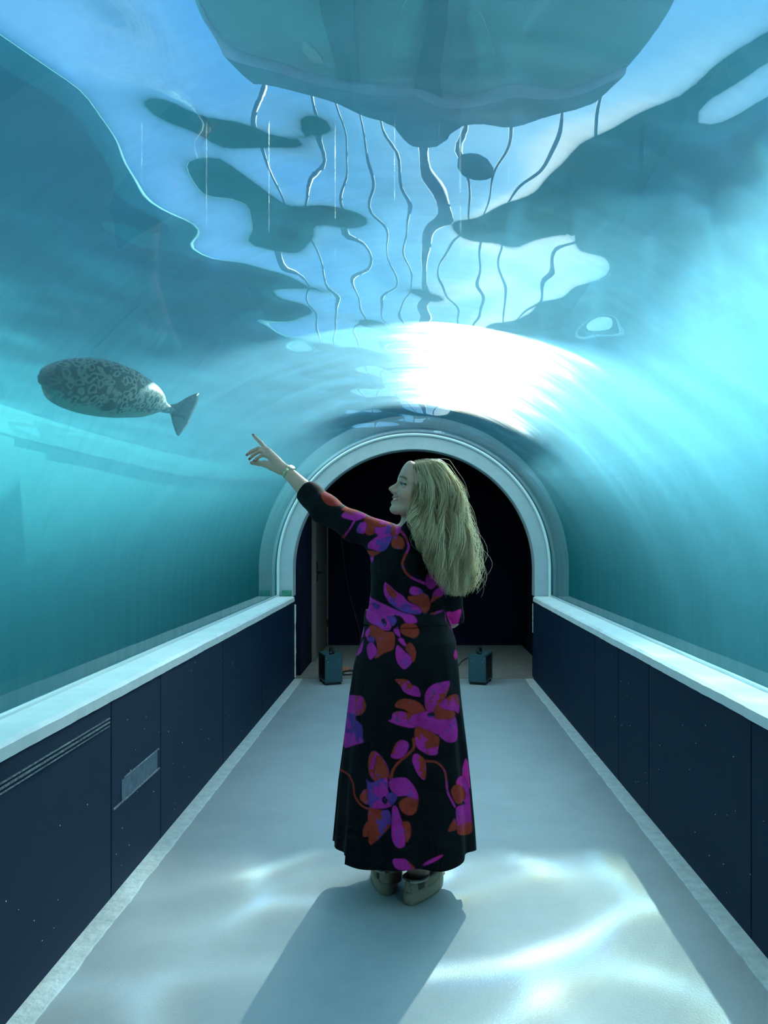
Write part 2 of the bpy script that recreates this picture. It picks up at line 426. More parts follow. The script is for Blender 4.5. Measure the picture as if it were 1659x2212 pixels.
# ------------------------------------------------------------------ portal arch
def arch_ring(name, r0, r1, y0, y1, mat, z0=Z_LEDGE, parent=None, zc=Z_SP, n=129, bev=.006):
    prof = [(r0, y1), (r0, y0 + bev), (r0 + bev, y0), (r1 - bev, y0), (r1, y0 + bev), (r1, y1)]
    path = [(-1, z0, 0)] + [(math.pi - a, None, 1) for a in np.linspace(0, math.pi, n)] + [(1, z0, 0)]
    v = []; f = []; m = len(prof)
    for a, z, t in path:
        for r, y in prof:
            if t == 0: v.append((a * r, y, z))
            else: v.append((math.cos(a) * r, y, zc + math.sin(a) * r))
    for j in range(len(path) - 1):
        for i in range(m):
            f.append((j * m + i, j * m + (i + 1) % m, (j + 1) * m + (i + 1) % m, (j + 1) * m + i))
    f.append(tuple(range(m))[::-1]); f.append(tuple((len(path) - 1) * m + i for i in range(m)))
    o = mesh_obj(name, v, f, mat, parent)
    return o
R_IN = 1.165
arch = arch_ring('portal_arch', R_IN, R_T - .008, Y_END - .05, Y_END + .12, arch_mat)
tag(arch, 'pale blue painted arch framing the dark doorway at the tunnel end', 'arch')
arch_ring('bead', R_T - .034, R_T - .009, Y_END - .075, Y_END - .045, bead_mat, parent=arch, bev=.01)

struct(arch_ring('ceiling_light_block', R_T - .012, R_T + .08, Y_NEAR, Y_T0 - .01, navy_dark, z0=-.2))  # unseen dark lining and end wall, added to cut light from behind
struct(MB().box(-1.45, 1.45, Y_NEAR - .2, Y_NEAR, -.2, 2.6).build('wall_light_block', navy_dark))
# green sponge wedged at the foot of the arch
sponge = MB().box(-.045, .045, -.014, .014, 0, .058, .006).build('green_sponge', smat('sponge', (0.05, 0.28, 0.20), .95, noise=(60, (0.02, 0.12, 0.10), 1), bump=(120, 1, .01)))
sponge.location = (-1.225, Y_END - .067, Z_LEDGE)
tag(sponge, 'small green sponge block on the left ledge at the foot of the arch', 'sponge')

# ------------------------------------------------------------------ end room behind the portal
def face_wall(name, mat):
    """front face of the end room round the arch, in the tank, plus the low part under the ledges"""
    m = MB()
    m.box(-R_T + .002, -HW - .015, Y_END - .045, Y_END + .1, -.2, Z_LEDGE)
    m.box(HW + .015, R_T - .002, Y_END - .045, Y_END + .1, -.2, Z_LEDGE)
    o = m.build(name, mat); return struct(o)
face_wall('wall_front_low', navy_dark)
struct(arch_ring('wall_end_room_shell', 1.41, 1.47, Y_END + .075, 9.97, dark_teal, z0=-.2))
struct(arch_ring('wall_end_room_lining', 1.365, 1.409, Y_END + .125, 9.72, navy_dark, z0=-.2))
def arch_slab(name, r, y0, y1, mat, r_in=None):
    A = np.linspace(math.pi, 0, 49)
    pr = [(-r, -.2)] + [(math.cos(a) * r, Z_SP + math.sin(a) * r) for a in A] + [(r, -.2)]; m = len(pr)
    if r_in is None:
        v = [(x, y0, z) for x, z in pr] + [(x, y1, z) for x, z in pr]
        f = [tuple(range(m)), tuple(range(2 * m - 1, m - 1, -1))] + [(i, m + i, m + (i + 1) % m, (i + 1) % m) for i in range(m)]
    return struct(mesh_obj(name, v, f, mat))
struct(arch_ring('wall_front', R_T - .008, 1.409, Y_END + .06, Y_END + .12, dark_teal, z0=-.2))
struct(MB().box(-1.36, -1.12, Y_END + .13, 9.69, -.2, 2.04).build('wall_end_room_left', navy_dark))
arch_slab('wall_back', 1.364, 9.69, 9.715, smat('back_wall', (0.004, 0.008, 0.026), .8, spec=.1))
arch_slab('wall_back_outer', 1.409, 9.73, 9.96, dark_teal)
# pale unpainted slivers where the low walls meet the portal
def sliver(name, x, z0, z1, w):
    zs = np.linspace(z0, z1, 18); v = []
    for z in zs:
        a = w * (.55 + .45 * mnoise.noise(Vector((z * 9, x, 0))) + .3 * mnoise.noise(Vector((z * 31, x, 0))))
        v += [(x - a, Y_END - .046, z), (x + a, Y_END - .046, z), (x + a, Y_END - .058, z), (x - a, Y_END - .058, z)]
    f = [(j * 4 + k, j * 4 + (k + 1) % 4, j * 4 + 4 + (k + 1) % 4, j * 4 + 4 + k) for j in range(17) for k in range(4)]
    f += [(0, 1, 2, 3), tuple(68 + k for k in range(4))]
    return f, v
f, v = sliver('s', -HW + .006, .02, .72, .011); mesh_obj('filler_sliver', v, f, caulk_mat, wl)
f, v = sliver('s', HW - .004, .45, .73, .005); mesh_obj('filler_sliver', v, f, caulk_mat, wr)

# door in the left wall of the end room
door_mat = smat('door_paint', (0.105, 0.088, 0.08), .5, noise=(5, (0.13, 0.11, 0.10), .6))
frame_mat = smat('door_frame', (0.16, 0.13, 0.12), .5)
blackmetal = smat('black_metal', (0.006, 0.006, 0.007), .4)
dr = struct(MB().box(-1.12, -1.085, 8.47, 9.60, .01, 1.98, .004).build('door_1', door_mat))
MB().box(-1.121, -1.075, 8.42, 8.47, .005, 2.03, .004).build('door_frame', frame_mat, dr)
MB().box(-1.121, -1.075, 9.60, 9.66, .005, 2.03, .004).build('door_frame', frame_mat, dr)
MB().box(-1.121, -1.075, 8.42, 9.66, 1.98, 2.03, .004).build('door_frame', frame_mat, dr)
hp = MB().box(-1.085, -1.074, 8.55, 8.60, .87, 1.10, .003).build('handle_plate', blackmetal, dr)
MB().tube([(-1.075, 8.575, .975), (-1.035, 8.575, .975), (-1.03, 8.60, .975), (-1.03, 8.70, .972)], .010, 8).build('handle', blackmetal, hp)
for z in (.25, 1.75): MB().tube([(-1.078, 9.60, z), (-1.078, 9.60, z + .09)], .009, 8).build('hinge', blackmetal, dr)

# thin cable hanging down the back wall
cable_mat = smat('black_cable', (0.006, 0.006, 0.008), .5)
pts = [P(735, 1080, 9.66), P(737, 1150, 9.66), P(742, 1210, 9.66), P(752, 1270, 9.66), P(766, 1325, 9.65), P(776, 1360, 9.62), P(780, 1390, 9.6)]
def smooth_pts(pts, k=6):
    pts = [Vector(p) for p in pts]; out = []
    q = [pts[0] * 2 - pts[1]] + pts + [pts[-1] * 2 - pts[-2]]
    for i in range(1, len(q) - 2):
        for t in range(k):
            u = t / k; a, b, c, d = q[i - 1], q[i], q[i + 1], q[i + 2]
            out.append(.5 * ((2 * b) + (c - a) * u + (2 * a - 5 * b + 4 * c - d) * u * u + (3 * b - a - 3 * c + d) * u ** 3))
    out.append(pts[-1]); return out
tag(MB().tube(smooth_pts(pts), .005, 6).build('hanging_cable', smat('grey_cable', (0.03, 0.035, 0.045), .5)), 'thin cable hanging down the dark back wall beyond the arch', 'cable')

# ------------------------------------------------------------------ fan heaters
heater_paint = smat('heater_paint', (0.012, 0.050, 0.070), .5, noise=(30, (0.016, 0.062, 0.085), .5))
chrome = smat('chrome', (0.75, 0.78, 0.8), .25, metal=1.0)
def heater(loc, rz, mirror, label):
    """local: front (plain painted) face towards -y, dark grille on the side x = -mirror"""
    w, d, h = .165, .27, .275; s = mirror
    t = empty('fan_heater', loc, rz)
    b = MB()
    zb = .022
    b.box(-w / 2, w / 2, -d / 2, -d / 2 + .006, zb, h, .002)            # front sheet
    b.box(-w / 2, w / 2, d / 2 - .006, d / 2, zb, h, .002)              # rear sheet
    b.box(-w / 2, w / 2, -d / 2, d / 2, h - .006, h, .002)              # top
    b.box(-w / 2, w / 2, -d / 2, d / 2, zb, zb + .006, .002)            # bottom
    xs = (w / 2 - .006, w / 2) if s > 0 else (-w / 2, -w / 2 + .006)
    b.box(xs[0], xs[1], -d / 2, d / 2, zb, h, .002)
    b.build('case', heater_paint, t)
    g = MB().box(-w / 2 + .03, w / 2 - .008, -d / 2 + .008, d / 2 - .008, zb + .008, h - .008).build('dark_core', blackmetal, t)
    xg = -s * (w / 2 - .006)
    gr = MB()
    for k in range(9):
        z = zb + .03 + k * .025
        gr.tube([(xg, -d / 2 + .012, z), (xg, d / 2 - .012, z)], .0022, 6)
    gr.build('grille', blackmetal, t)
    fr = MB()
    a, c = (-w / 2, -w / 2 + .008) if s > 0 else (w / 2 - .008, w / 2)
    fr.box(a, c, -d / 2, -d / 2 + .012, zb, h); fr.box(a, c, d / 2 - .012, d / 2, zb, h)
    fr.box(a, c, -d / 2, d / 2, h - .014, h); fr.box(a, c, -d / 2, d / 2, zb, zb + .014)
    fr.build('grille_frame', heater_paint, t)
    for y in (-d / 2 + .03, d / 2 - .03): MB().box(-w / 2 + .005, w / 2 - .005, y - .012, y + .012, 0, zb + .002, .003).build('foot', blackmetal, t)
    hd = MB(); 
    arcp = [(s * .012, -d * .28, h), (s * .012, -d * .28, h + .026), (s * .012, -d * .18, h + .044), (s * .012, d * .10, h + .044), (s * .012, d * .2, h + .026), (s * .012, d * .2, h)]
    hd.tube(smooth_pts(arcp, 4), .012, 8).build('handle', blackmetal, t)
    MB().tube([(-s * .015, -d * .30, h), (-s * .015, -d * .30, h + .022)], .016, 12).build('thermostat_knob', blackmetal, t)
    for x, z in ((-s * (w / 2 - .012), h - .03), (-s * (w / 2 - .028), h - .062), (s * (w / 2 - .028), h - .056)):
        MB().tube([(x, -d / 2 + .001, z), (x, -d / 2 - .003, z)], .0042, 8).build('screw', chrome, t)
    for x, y in ((-s * .055, -.02), (-s * .06, -.09), (s * .06, -.11), (s * .055, .10)):
        MB().tube([(x, y, h - .001), (x, y, h + .003)], .0045, 8).build('screw', chrome, t)
    tag(t, label, 'heater', 'fan heaters on the floor by the portal')
    return t
hl = P(715, 1471, 7.30); hl.z = 0
h1 = heater((hl.x, 7.24, 0.004), math.radians(20), 1, 'blue-grey fan heater on the floor to the left of the woman')
hr_ = P(1037, 1471, 7.30)
h2 = heater((hr_.x, 7.24, 0.004), math.radians(-19), -1, 'blue-grey fan heater on the floor to the right of the woman')
def Fl(px, py): 
    Y = CAM_Z * F_PX / (py - VPY); v = P(px, py, Y); v.z = 0.012; return v
c1 = [Vector((hl.x + .125, 7.34, .05)), Fl(740, 1455), Fl(752, 1452), Fl(765, 1453), Fl(768, 1457), Fl(752, 1460), Fl(738, 1458), Fl(745, 1453), Fl(762, 1451), Fl(775, 1454), Fl(790, 1456)]
tag(MB().tube(smooth_pts(c1), .007, 6).build('power_cable', cable_mat), 'black power cable looped on the floor beside the left heater', 'cable')
pl = MB().box(-.04, .04, -.02, .02, 0, .04, .008).tube([(.04, 0, .02), (.075, 0, .018)], .008, 8)
plo = pl.build('cable_plug', smat('orange_plastic', (0.35, 0.12, 0.07), .5)); q = Fl(745, 1450); plo.location = (q.x, q.y, .005); plo.rotation_euler = (0, 0, .5)
tag(plo, 'orange plug lying behind the left heater by the black cable', 'plug')
c2 = [Vector((hr_.x - .118, 7.2, .235)), Vector((hr_.x - .13, 7.21, .235)), Vector((hr_.x - .19, 7.22, .19)), Vector((hr_.x - .235, 7.24, .10)), Vector((hr_.x - .25, 7.25, .01)), Vector((hr_.x - .27, 7.3, .008)), Vector((hr_.x - .4, 7.4, .008))]
tag(MB().tube(smooth_pts(c2), .006, 6).build('power_cable', cable_mat), 'black power cable rising in a curve to the right heater', 'cable')

# ------------------------------------------------------------------ what stands above the water
post_mat = smat('pale_post', (0.24, 0.29, 0.33), .55, spec=.2)
roof_mat = smat('grey_roof', (0.20, 0.27, 0.32), .7, noise=(.8, (0.30, 0.38, 0.43), .8, 2))
OZ, OY = 5.85, 7.15
ov = struct(MB().box(-2.5, 2.6, Y_T0 - .01, OY, OZ, OZ + .17, .01).build('ceiling_overhang', smat('overhang_paint', (0.88, 0.76, 0.80), .8, noise=(.9, (.94, .84, .88), .9, 1))))
MB().box(-2.45, 2.55, 6.3, OY - .01, OZ - .22, OZ - .001, .01).build('overhang_fascia', smat('fascia_paint', (0.44, 0.43, 0.56), .8, noise=(1.5, (.36, .36, .5), .8, 2)), ov)
MB().box(-.95, -.55, 2.0, 6.2, OZ - .10, OZ - .001, .005).build('overhang_beam', roof_mat, ov)
MB().box(.22, .44, Y_T0, 6.29, OZ - .10, OZ - .001, .005).build('overhang_beam', post_mat, ov)
for x, y in ((-1.3, 5.9), (-.2, 5.0), (.05, 5.7), (1.3, 5.2), (.8, 5.9)):
    MB().tube([(x, y, OZ + .002), (x, y, OZ - .02)], .12, 20, smooth=False).build('ripple_glint_disc', smat('ripple_glint_disc', (.8, .85, .88), .5), ov)  # pale discs stand in for bright ripple reflections on the underside
RZ, RY0, RY1, PY = 16.3, 21.35, 27.2, 27.0
rf = empty('post_row', (0, (RY0 + RY1) / 2, Z_W + .45))
def post_row_part(mb, name, mat):
    o = mb.build(name, mat, rf); o.matrix_parent_inverse = Matrix.Translation(-rf.location); return o
post_row_part(MB().box(2.8, 6.6, RY0, RY1, RZ, RZ + .35, .02), 'sun_block_slab', roof_mat)  # unseen slab, added to keep the sun off the far floor
for px in (300, 440, 575, 718, 846, 972, 1092, 1232, 1385, 1540):
    x = (px - VPX) / F_PX * PY
    r = .40 if px == 972 else .12
    post_row_part(MB().tube([(x, PY, 0), (x, PY, RZ + .01)], r, 10), 'post', post_mat)
post_row_part(MB().tube([(-9.7, PY, 6.6), (10.8, PY, 6.6)], .06, 8), 'rail', post_mat)
post_row_part(MB().box(-9.8, 10.9, PY - .15, PY + .15, RZ - .02, RZ + .3), 'top_beam', roof_mat)
tag(rf, 'row of thin pale posts far above the water with an added sun-blocking slab', 'canopy')
# ------------------------------------------------------------------ implicit surfaces
class Field:
    def __init__(s, lo, hi, h):
        s.lo = np.array(lo, np.float64); s.h = h
        s.n = np.ceil((np.array(hi) - s.lo) / h).astype(int) + 1
        s.F = np.full(s.n, 1.0, np.float32)
    def _sub(s, lo, hi, pad):
        a = np.clip(np.floor((np.array(lo) - pad - s.lo) / s.h).astype(int), 0, s.n - 1)
        b = np.clip(np.ceil((np.array(hi) + pad - s.lo) / s.h).astype(int) + 1, 1, s.n)
        sl = tuple(slice(i, j) for i, j in zip(a, b))
        ax = [(s.lo[i] + s.h * np.arange(a[i], b[i])).astype(np.float32) for i in range(3)]
        return sl, np.meshgrid(*ax, indexing='ij')
    def put(s, sl, d, k, sub=False):
        A = s.F[sl]
        if sub:
            B = -d; hh = np.maximum(k - np.abs(A - B), 0) / k if k > 0 else 0
            s.F[sl] = np.maximum(A, B) + hh * hh * k * .25
        else:
            hh = np.maximum(k - np.abs(A - d), 0) / k if k > 0 else 0
            s.F[sl] = np.minimum(A, d) - hh * hh * k * .25
    def cone(s, a, b, ra, rb, k=.01, sub=False, pad=.03):
        """capsule that tapers from ra to rb"""
        a = np.array(a, np.float32); b = np.array(b, np.float32); r = max(ra, rb)
        sl, (X, Y, Z) = s._sub(np.minimum(a, b) - r, np.maximum(a, b) + r, pad)
        d = b - a; L = float(d @ d) + 1e-12
        t = np.clip(((X - a[0]) * d[0] + (Y - a[1]) * d[1] + (Z - a[2]) * d[2]) / L, 0, 1)
        q = np.sqrt((X - a[0] - t * d[0]) ** 2 + (Y - a[1] - t * d[1]) ** 2 + (Z - a[2] - t * d[2]) ** 2) - (ra + (rb - ra) * t)
        s.put(sl, q, k, sub); return s
    def chain(s, pts, rad, k=.01, pad=.03):
        for i in range(len(pts) - 1): s.cone(pts[i], pts[i + 1], rad[i], rad[i + 1], k, pad=pad)
        return s
    def ell(s, c, r, R=None, k=.01, sub=False, pad=.03):
        """ellipsoid; R = 3x3 columns of its axes"""
        c = np.array(c, np.float32); m = max(r)
        sl, (X, Y, Z) = s._sub(c - m, c + m, pad)
        X, Y, Z = X - c[0], Y - c[1], Z - c[2]
        if R is not None:
            X, Y, Z = (X * R[0][0] + Y * R[0][1] + Z * R[0][2], X * R[1][0] + Y * R[1][1] + Z * R[1][2], X * R[2][0] + Y * R[2][1] + Z * R[2][2])
        k0 = np.sqrt((X / r[0]) ** 2 + (Y / r[1]) ** 2 + (Z / r[2]) ** 2) + 1e-9
        k1 = np.sqrt((X / r[0] ** 2) ** 2 + (Y / r[1] ** 2) ** 2 + (Z / r[2] ** 2) ** 2) + 1e-9
        s.put(sl, k0 * (k0 - 1) / k1, k, sub); return s
    def mesh(s):
        F = s.F; ins = F < 0; n = s.n
        c = np.zeros(n - 1, np.int8)
        for i in (0, 1):
            for j in (0, 1):
                for k in (0, 1):
                    c += ins[i:n[0] - 1 + i, j:n[1] - 1 + j, k:n[2] - 1 + k]
        act = np.argwhere((c > 0) & (c < 8))
        idx = np.full(n - 1, -1, np.int32); idx[tuple(act.T)] = np.arange(len(act))
        cv = {}
        for i in (0, 1):
            for j in (0, 1):
                for k in (0, 1): cv[i, j, k] = F[act[:, 0] + i, act[:, 1] + j, act[:, 2] + k]
        acc = np.zeros((len(act), 3)); cnt = np.zeros(len(act))
        for a in cv:
            for ax in range(3):
                if a[ax]: continue
                b = list(a); b[ax] = 1; b = tuple(b)
                va, vb = cv[a], cv[b]; m = (va < 0) != (vb < 0)
                t = np.where(m, va / np.where(m, va - vb, 1), 0)
                p = np.tile(np.array(a, float), (len(act), 1)); p[:, ax] = t
                acc[m] += p[m]; cnt[m] += 1
        V = s.lo + s.h * (act + acc / cnt[:, None])
        Q = []
        for ax in range(3):
            u, w = (ax + 1) % 3, (ax + 2) % 3
            sa = [slice(None)] * 3; sb = [slice(None)] * 3; sa[ax] = slice(0, -1); sb[ax] = slice(1, None)
            A, B = ins[tuple(sa)], ins[tuple(sb)]
            e = np.argwhere(A != B)
            e = e[(e[:, u] > 0) & (e[:, w] > 0) & (e[:, u] < n[u] - 1) & (e[:, w] < n[w] - 1)]
            fl = A[tuple(e.T)]
            def at(du, dw):
                q = e.copy(); q[:, u] += du; q[:, w] += dw; return idx[tuple(q.T)]
            q = np.stack([at(-1, -1), at(0, -1), at(0, 0), at(-1, 0)], 1)
            q[~fl] = q[~fl][:, ::-1]
            Q.append(q)
        return V, np.concatenate(Q)
def np_mesh(name, V, Fq, mat, parent=None):
    me = bpy.data.meshes.new(name)
    me.vertices.add(len(V)); me.vertices.foreach_set('co', np.ascontiguousarray(V, np.float32).ravel())
    me.loops.add(Fq.size); me.loops.foreach_set('vertex_index', Fq.astype(np.int32).ravel())
    me.polygons.add(len(Fq)); me.polygons.foreach_set('loop_start', np.arange(len(Fq), dtype=np.int32) * 4)
    me.polygons.foreach_set('use_smooth', np.ones(len(Fq), bool))
    me.update(calc_edges=True); me.validate()
    me.materials.append(mat)
    o = bpy.data.objects.new(name, me); C.objects.link(o)
    if parent is not None: o.parent = parent
    return o
def relax(V, Fq, it=2, lam=.5):
    n = len(V)
    e = np.concatenate([Fq[:, [0, 1]], Fq[:, [1, 2]], Fq[:, [2, 3]], Fq[:, [3, 0]]])
    for _ in range(it):
        acc = np.zeros((n, 3)); cnt = np.bincount(e[:, 0], minlength=n) + np.bincount(e[:, 1], minlength=n)
        for c in range(3): acc[:, c] = np.bincount(e[:, 0], weights=V[e[:, 1], c], minlength=n) + np.bincount(e[:, 1], weights=V[e[:, 0], c], minlength=n)
        V = V + lam * (acc / np.maximum(cnt, 1)[:, None] - V)
    return V
def color_attr(o, col):
    at = o.data.attributes.new('tint', 'FLOAT_COLOR', 'POINT'); at.data.foreach_set('color', np.ascontiguousarray(col, np.float32).ravel())
def tint_mat(name, rough, sheen=0.0, sss=0.0, spec=.4, bump=None):
    m = smat(name, (1, 1, 1), rough, spec=spec, bump=bump)
    n, l = m.node_tree.nodes, m.node_tree.links
    p = [q for q in n if q.type == 'BSDF_PRINCIPLED'][0]
    at = n.new('ShaderNodeAttribute'); at.attribute_name = 'tint'; l.new(at.outputs['Color'], p.inputs['Base Color'])
    if sheen: p.inputs['Sheen Weight'].default_value = sheen; p.inputs['Sheen Roughness'].default_value = .4
    if sss: p.inputs['Subsurface Weight'].default_value = sss; p.inputs['Subsurface Scale'].default_value = .01; p.inputs['Subsurface Radius'].default_value = (1, .4, .25)
    return m
sm01 = lambda a, b, x: (lambda t: t * t * (3 - 2 * t))(np.clip((x - a) / (b - a), 0, 1))

# ------------------------------------------------------------------ the woman: joints (photo pixel, distance)
person = empty('person', (-.02, 3.0, 0))
tag(person, 'woman seen from behind in a black floral dress pointing up at the seal', 'person')
def to_person(o):
    o.parent = person; o.matrix_parent_inverse = Matrix.Translation(-person.location); return o
A3 = lambda v: np.array((v[0], v[1], v[2]), np.float64)
BY = 3.03
SHL, ELL, WRL = P(826, 1163, 3.05), P(700, 1099, 3.19), P(618, 1016, 3.31)
SHR, ELR, WRR = P(962, 1176, 3.05), P(973, 1335, 3.09), P(925, 1330, 3.24)
ANR, ANL = P(902, 1893, 2.955), P(846, 1890, 3.02)

# head frame: f = where the face looks, u = up, s = towards her left ear (camera side)
a_, p_ = math.radians(-12), math.radians(20)
hf = Vector((-math.cos(p_) * math.cos(a_), math.cos(p_) * math.sin(a_), math.sin(p_)))
hs = Vector((-math.sin(a_), -math.cos(a_), 0))
hu = hs.cross(hf) * -1
if hu.z < 0: hu = -hu
HO = P(909, 1061.5, 3.03)
H = lambda f, u, s: A3(HO + hf * f + hu * u + hs * s)
HR = [list(hf), list(hu), list(hs)]

def build_body():
    B = Field((-.78, 2.72, .03), (.33, 3.56, 1.90), .0032)
    # torso and legs (under the dress)
    B.cone(A3(P(885, 1400, BY)), A3(P(882, 1310, BY)), .115, .095, .03)
    B.cone(A3(P(882, 1310, BY)), A3(P(886, 1200, 3.05)), .095, .105, .03)
    for hip, kn, an in ((P(845, 1440, BY), P(850, 1680, 3.03), ANL), (P(925, 1440, BY), P(908, 1680, 3.0), ANR)):
        B.chain([A3(hip), A3(kn)], [.085, .055], .03); B.chain([A3(kn), A3((kn + an) / 2 + Vector((0, -.012, .05))), A3(an)], [.052, .050, .036], .02)
    B.cone(A3(ANR), A3(ANR + Vector((.085, .12, -.05))), .034, .028, .02); B.cone(A3(ANL), A3(ANL + Vector((-.02, .14, -.05))), .034, .028, .02)
    B.cone(A3(ANR), A3(ANR + Vector((-.012, -.02, -.06))), .036, .03, .02); B.cone(A3(ANL), A3(ANL + Vector((0, -.02, -.06))), .036, .03, .02)
    # shoulders and right arm
    B.chain([A3(P(890, 1165, 3.05)), A3(SHL)], [.06, .05], .03); B.chain([A3(P(890, 1165, 3.05)), A3(SHR)], [.06, .05], .03)
    B.chain([A3(SHR), A3(ELR), A3(WRR)], [.046, .037, .026], .02)
    rh = WRR + Vector((-.075, .03, .0)); B.chain([A3(WRR), A3(rh)], [.026, .03], .02)
    for k in range(4):
        b0 = rh + Vector((-.01, .0, .022 - .016 * k)); B.chain([A3(b0), A3(b0 + Vector((-.035, .012, 0))), A3(b0 + Vector((-.045, -.02, -.005)))], [.010, .009, .0075], .006)
    B.chain([A3(rh + Vector((.02, .01, .025))), A3(rh + Vector((-.02, .0, .045))), A3(rh + Vector((-.045, -.01, .04)))], [.013, .011, .009], .008)
    # left arm
    mid = ELL.lerp(WRL, .38)
    B.chain([A3(SHL), A3(ELL)], [.047, .042], .02); B.chain([A3(ELL), A3(mid), A3(WRL)], [.041, .0395, .0245], .02)
    # hand
    z = lambda x, y, d: A3(P(510 + x / 7.9, 920 + y / 7.9, d))
    W = z(835, 760, 3.315)
    mcp = {'i': z(520, 405, 3.425), 'm': z(556, 437, 3.412), 'r': z(572, 482, 3.396), 'p': z(585, 535, 3.378)}
    for q, r0, r1 in (('i', .019, .0125), ('m', .02, .0125), ('r', .02, .012), ('p', .018, .011)): B.cone(W, mcp[q], r0, r1, .012)
    B.cone(z(700, 620, 3.37), z(590, 520, 3.40), .020, .014, .012)
    B.chain([mcp['i'], z(425, 290, 3.47), z(350, 215, 3.495), z(288, 155, 3.51)], [.0108, .0092, .0080, .0058], .004)
    B.chain([mcp['m'], z(385, 383, 3.44), z(255, 440, 3.45), z(180, 500, 3.44)], [.0108, .0095, .0080, .0058], .004)
    B.chain([mcp['r'], z(405, 432, 3.415), z(290, 500, 3.42), z(226, 572, 3.41)], [.0104, .0092, .0078, .0056], .004)
    B.chain([mcp['p'], z(450, 497, 3.392), z(355, 553, 3.395), z(300, 605, 3.385)], [.0095, .0082, .0070, .0052], .004)
    B.chain([z(760, 760, 3.34), z(620, 690, 3.365), z(490, 648, 3.385), z(390, 638, 3.40), z(262, 632, 3.41)], [.020, .0185, .0135, .0112, .0075], .008)
    # neck
    B.chain([H(-.022, -.05, 0), A3(P(897, 1122, 3.045)), A3(P(893, 1160, 3.05))], [.046, .050, .066], .02)
    # head
    B.ell(H(-.012, .034, 0), (.100, .086, .076), HR, .02)
    B.ell(H(.034, -.018, 0), (.060, .090, .060), HR, .02)
    for s in (-1, 1):
        B.cone(H(-.005, -.062, s * .050), H(.064, -.100, s * .016), .018, .016, .022)
        B.ell(H(.058, -.045, s * .040), (.026, .024, .020), HR, .018)         # cheek lifted by the smile
        B.cone(H(.084, .014, s * .012), H(.066, .016, s * .046), .012, .010, .012)     # brow
    B.ell(H(.078, .048, 0), (.022, .05, .05), HR, .025)                        # forehead
    B.ell(H(.076, -.104, 0), (.017, .015, .019), HR, .018)                      # chin
    B.cone(H(.088, .004, 0), H(.1145, -.033, 0), .0065, .0098, .010)            # nose
    B.ell(H(.088, -.036, 0), (.016, .016, .016), HR, .008)
    for s in (-1, 1): B.ell(H(.101, -.040, s * .0105), (.011, .0075, .0075), HR, .006)
    for s in (-1, 1):
        B.ell(H(.090, -.006, s * .034), (.014, .011, .018), HR, .010, sub=True)     # eye hollow
        B.ell(H(.068, -.006, s * .033), (.0155, .0135, .0155), HR, .003)            # lids round the eyeball
        B.cone(H(.0835, -.0125, s * .022), H(.0755, -.0115, s * .046), .0045, .004, .005)
        B.cone(H(.0865, .0012, s * .022), H(.0775, -.001, s * .047), .0042, .0036, .004)
    B.ell(H(.080, -.069, 0), (.016, .020, .028), HR, .012)                       # mouth mound
    for s in (-1, 1):
        B.cone(H(.0950, -.0610, 0), H(.076, -.0555, s * .034), .0046, .0030, .005)
        B.cone(H(.0915, -.0810, 0), H(.076, -.0600, s * .034), .0056, .0030, .005)
        B.cone(H(.1000, -.0705, 0), H(.0830, -.0595, s * .0305), .0060, .0030, .002, sub=True)   # open smile
        B.cone(H(.0895, -.047, s * .024), H(.076, -.058, s * .041), .0010, .0018, .006, sub=True)  # smile fold
    V, Q = B.mesh(); V = relax(V, Q, 1, .5)
    # colour: skin, redder lips, chin and fingertips, painted nails
    skin = np.array((.47, .285, .215)); col = np.tile(np.append(skin, 1.0), (len(V), 1))
    L = (V - A3(HO)); fl, ul, sl = L @ A3(hf), L @ A3(hu), L @ A3(hs)
    head = (np.abs(L).max(1) < .16)
    def paint(m, c): col[:, :3] = col[:, :3] * (1 - m[:, None]) + np.array(c) * m[:, None]
    arc = ul + .070 - .22 * np.abs(sl) * (np.abs(sl) > 0)
    lips = head * (fl > .070) * sm01(.0150, .0120, np.abs(ul + .0705 - .40 * np.abs(sl))) * (np.abs(sl) < .034)
    paint(lips * .8, (.36, .10, .10))
    paint(head * sm01(.035, .012, np.sqrt((fl - .066) ** 2 + (ul + .045) ** 2 + (np.abs(sl) - .045) ** 2)) * .45, (.42, .18, .14))
    brow = head * (fl > .055) * sm01(.0055, .0035, np.abs(ul - .0225 + .9 * np.maximum(0, np.abs(sl) - .04) ** 1.2)) * (np.abs(sl) > .012) * (np.abs(sl) < .054)
    paint(brow * .9, (.10, .065, .04))
    lash = head * (fl > .055) * sm01(.0046, .003, np.abs(ul + .0008 + .05 * (np.abs(sl) - .03))) * (np.abs(sl) > .018) * (np.abs(sl) < .050)
    paint(lash * .95, (.02, .014, .012))
    scalp = head * (((ul > .066) & (fl < .055)) | ((fl < .015) & (ul > -.03)) | (fl < -.03))
    paint(scalp * 1.0, (.26, .20, .11))
    for tip in ((288, 155, 3.51), (180, 500, 3.44), (226, 572, 3.41), (300, 605, 3.385), (262, 632, 3.41)):
        d = np.linalg.norm(V - z(*tip), axis=1); paint(sm01(.03, .010, d) * .4, (.40, .18, .15))
    o = np_mesh('body', V, Q, tint_mat('skin', .45, sss=.0, spec=.4)); color_attr(o, col)
    return to_person(o)
body = build_body()

